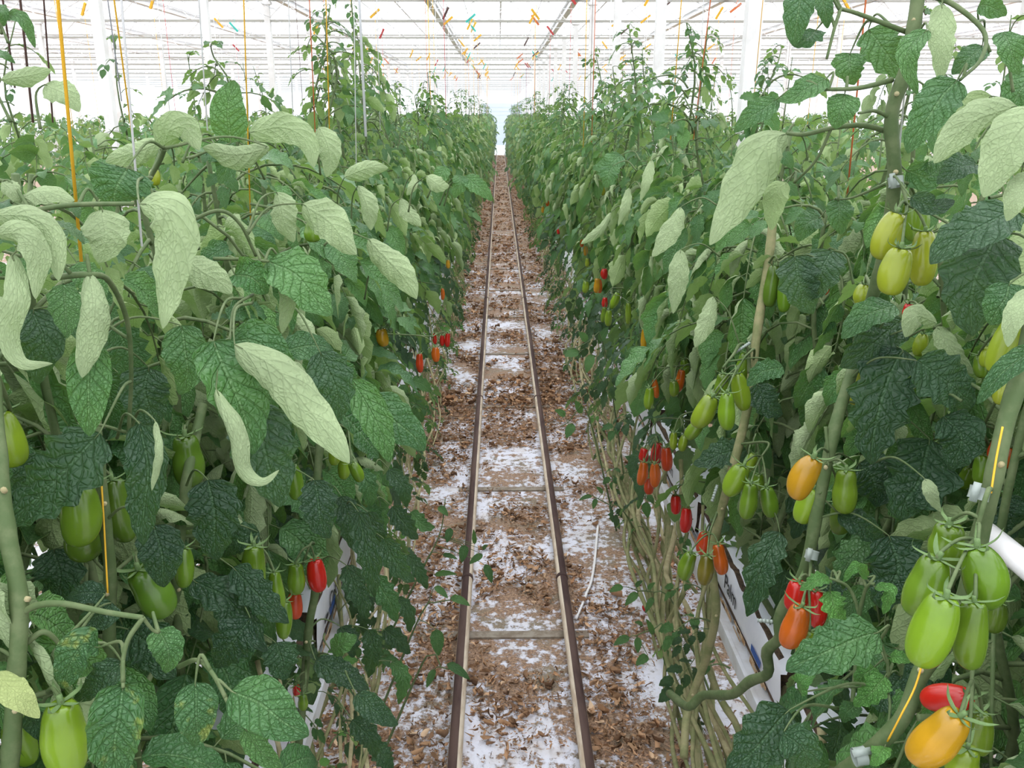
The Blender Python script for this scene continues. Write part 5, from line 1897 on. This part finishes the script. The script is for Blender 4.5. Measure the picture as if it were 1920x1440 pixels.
for a in (((108, -5), (153, 495), 1.12, 'yellow', .0022, 'yellow support string, the thickest, at the near left beside the curled pale leaf'),
          ((240, 150), (266, 462), 1.16, 'white', .0016, 'white support string ending near the drooping pale leaf, right of the yellow one'),
          ((222, 60), (249, 262), 1.9, 'yellow', .0018, 'thin yellow string just left of the near white one'),
          ((8, 20), (28, 165), 2.2, 'brown', .0024, 'brown string at the left frame edge'),
          ((38, 0), (62, 230), 2.2, 'brown', .0030, 'dark brown string, thickest of the brown ones on the left'),
          ((82, 0), (99, 230), 2.4, 'brown', .0024, 'greyish brown string left of the yellow one'),
          ((202, 0), (228, 190), 2.8, 'grey', .0020, 'grey string left of the near white one'),
          ((380, 110), (389, 245), 1.9, 'white', .0016, 'white string beside the upright broad leaf'),
          ((457, 0), (470, 420), 1.9, 'yellow', .0016, 'yellow string right of the upright broad leaf'),
          ((543, 60), (550, 235), 3.0, 'white', .0018, 'white string left of the orange one by the tall shoot'),
          ((580, 0), (591, 250), 3.0, 'orange', .0020, 'orange string beside the tall bushy shoot'),
          ((611, 0), (618, 255), 3.0, 'yellow', .0020, 'yellow string right of the tall bushy shoot'),
          ((664, 30), (668, 312), 3.0, 'white', .0018, 'white string next to the grey hanging rod'),
          ((707, 20), (713, 245), 4.0, 'white', .0018, 'thin white string right of the grey hanging rod'),
          ((1273, 60), (1257, 262), 3.6, 'yellow', .0022, 'yellow string by the shoot with many small leaves, right row'),
          ((1331, 10), (1300, 262), 3.4, 'orange', .0020, 'orange-red string by the shoot in the right row'),
          ((1318, 30), (1308, 245), 3.6, 'white', .0018, 'pale string between the yellow and the orange-red one in the right row'),
          ((1425, 60), (1412, 200), 4.2, 'yellow', .0018, 'yellow string alone in front of the bright roof, right side'),
          ((1602, 225), (1588, 372), 2.3, 'orange', .0022, 'red-orange string left of the tall thick stem'),
          ((1697, 160), (1682, 330), 1.32, 'white', .0013, 'thin white string running along the tall thick stem')):
    hero_string(*a)
b = P(686, 256, 3.0)
mb = MB()
tube(mb, [(0, 0, 0), (0, 0, 3.95 - b[2])], [.0045], 8, 3, 0, False)
tag(link('hanging_rod', mb.mesh('hanging_rod', [M_GUTTER]), None, b), 'grey metal rod hanging from the roof beside the left row', 'rod')
for k, pts, lab in (('G', ((180, 826, 1.14), (190, 905, 1.145), (202, 1112, 1.15)), 'yellow string twisted down the stem left of the hanging dark leaf'),
                    ('C', ((1880, 800, .955), (1868, 860, .955), (1858, 925, .955)), 'yellow string along the stem above the big green cluster'),
                    ('C', ((1732, 1235, .99), (1715, 1290, .99), (1690, 1340, .99), (1664, 1390, 1.02)), 'orange-yellow string along the stem left of the amber tomato')):
    mb = MB()
    w = np.array([P(*p) for p in pts])
    tube(mb, w - w[0], [.0012], 6, 16)
    tag(link('support_string', mb.mesh('support_string', [STRING['yellow']]), None, w[0]), lab, 'string', 'support strings for the plants')

# far strings, each with its spool on the crop wire
cords, spools = {}, {}
for c in ('white', 'yellow', 'orange', 'red', 'brown', 'teal'):
    mb = MB()
    tube(mb, [(0, 0, 0), (0, 0, -1.9)], [.0028], 5, 2, 0, False)
    cords[c] = mb.mesh('support_string', [STRING['white' if c == 'teal' else c]])
    for a in range(3):
        m2 = MB()
        t = (-.7, .5, .9)[a]
        box(m2, (0, 0, 0), (.035, .035, .22), 0, Euler((.2, t, 0)).to_matrix())
        tube(m2, [(0, 0, .06), (.03, 0, .12), (0, 0, .15)], [.004], 5, 8)
        spools[c, a] = m2.mesh('spool', [STRING[c if c != 'white' else 'yellow']], False)
rs = np.random.default_rng(33)
NAMES = {'white': 'pale', 'yellow': 'yellow', 'orange': 'orange', 'red': 'red', 'brown': 'brown', 'teal': 'pale'}
for i in range(150):
    c = rs.choice(['white', 'white', 'yellow', 'yellow', 'yellow', 'orange', 'red', 'brown', 'teal'])
    x = rs.choice([-1, 1]) * rs.choice([.6, .6, 1.0, 1.0, 2.2, 2.6, 3.8, 4.2, 5.4, 7.0])
    x += rs.normal(0, .03)
    y = 6 + 40 * rs.random() ** 1.0
    o = link('support_string', cords[c], None, (x, y, 3.72))
    side = 'left' if x < 0 else 'right'
    tag(o, '%s string with a coloured spool hanging from the crop wire over the %s rows' % (NAMES[c], side), 'string', '%s strings over the %s rows' % (NAMES[c], side))
    link('spool', spools[c, int(rs.integers(3))], o)

HAZE = 0.004  # scatter volume added to stand in for glare over the far rows
if HAZE:
    m, nt, out = new_mat('added_glare_haze')
    vs = nt.nodes.new('ShaderNodeVolumeScatter')
    vs.inputs['Density'].default_value = HAZE
    vs.inputs['Anisotropy'].default_value = 0.2
    vs.inputs['Color'].default_value = (0.97, 0.98, 1, 1)
    nt.links.new(vs.outputs[0], out.inputs['Volume'])
    mb = MB()
    box(mb, (0, 58, 2.2), (50, 88, 4.0))
    o = link('haze', mb.mesh('haze', [m], False))
    tag(o, 'thin haze added to stand in for glare towards the far end', 'haze', kind='stuff')
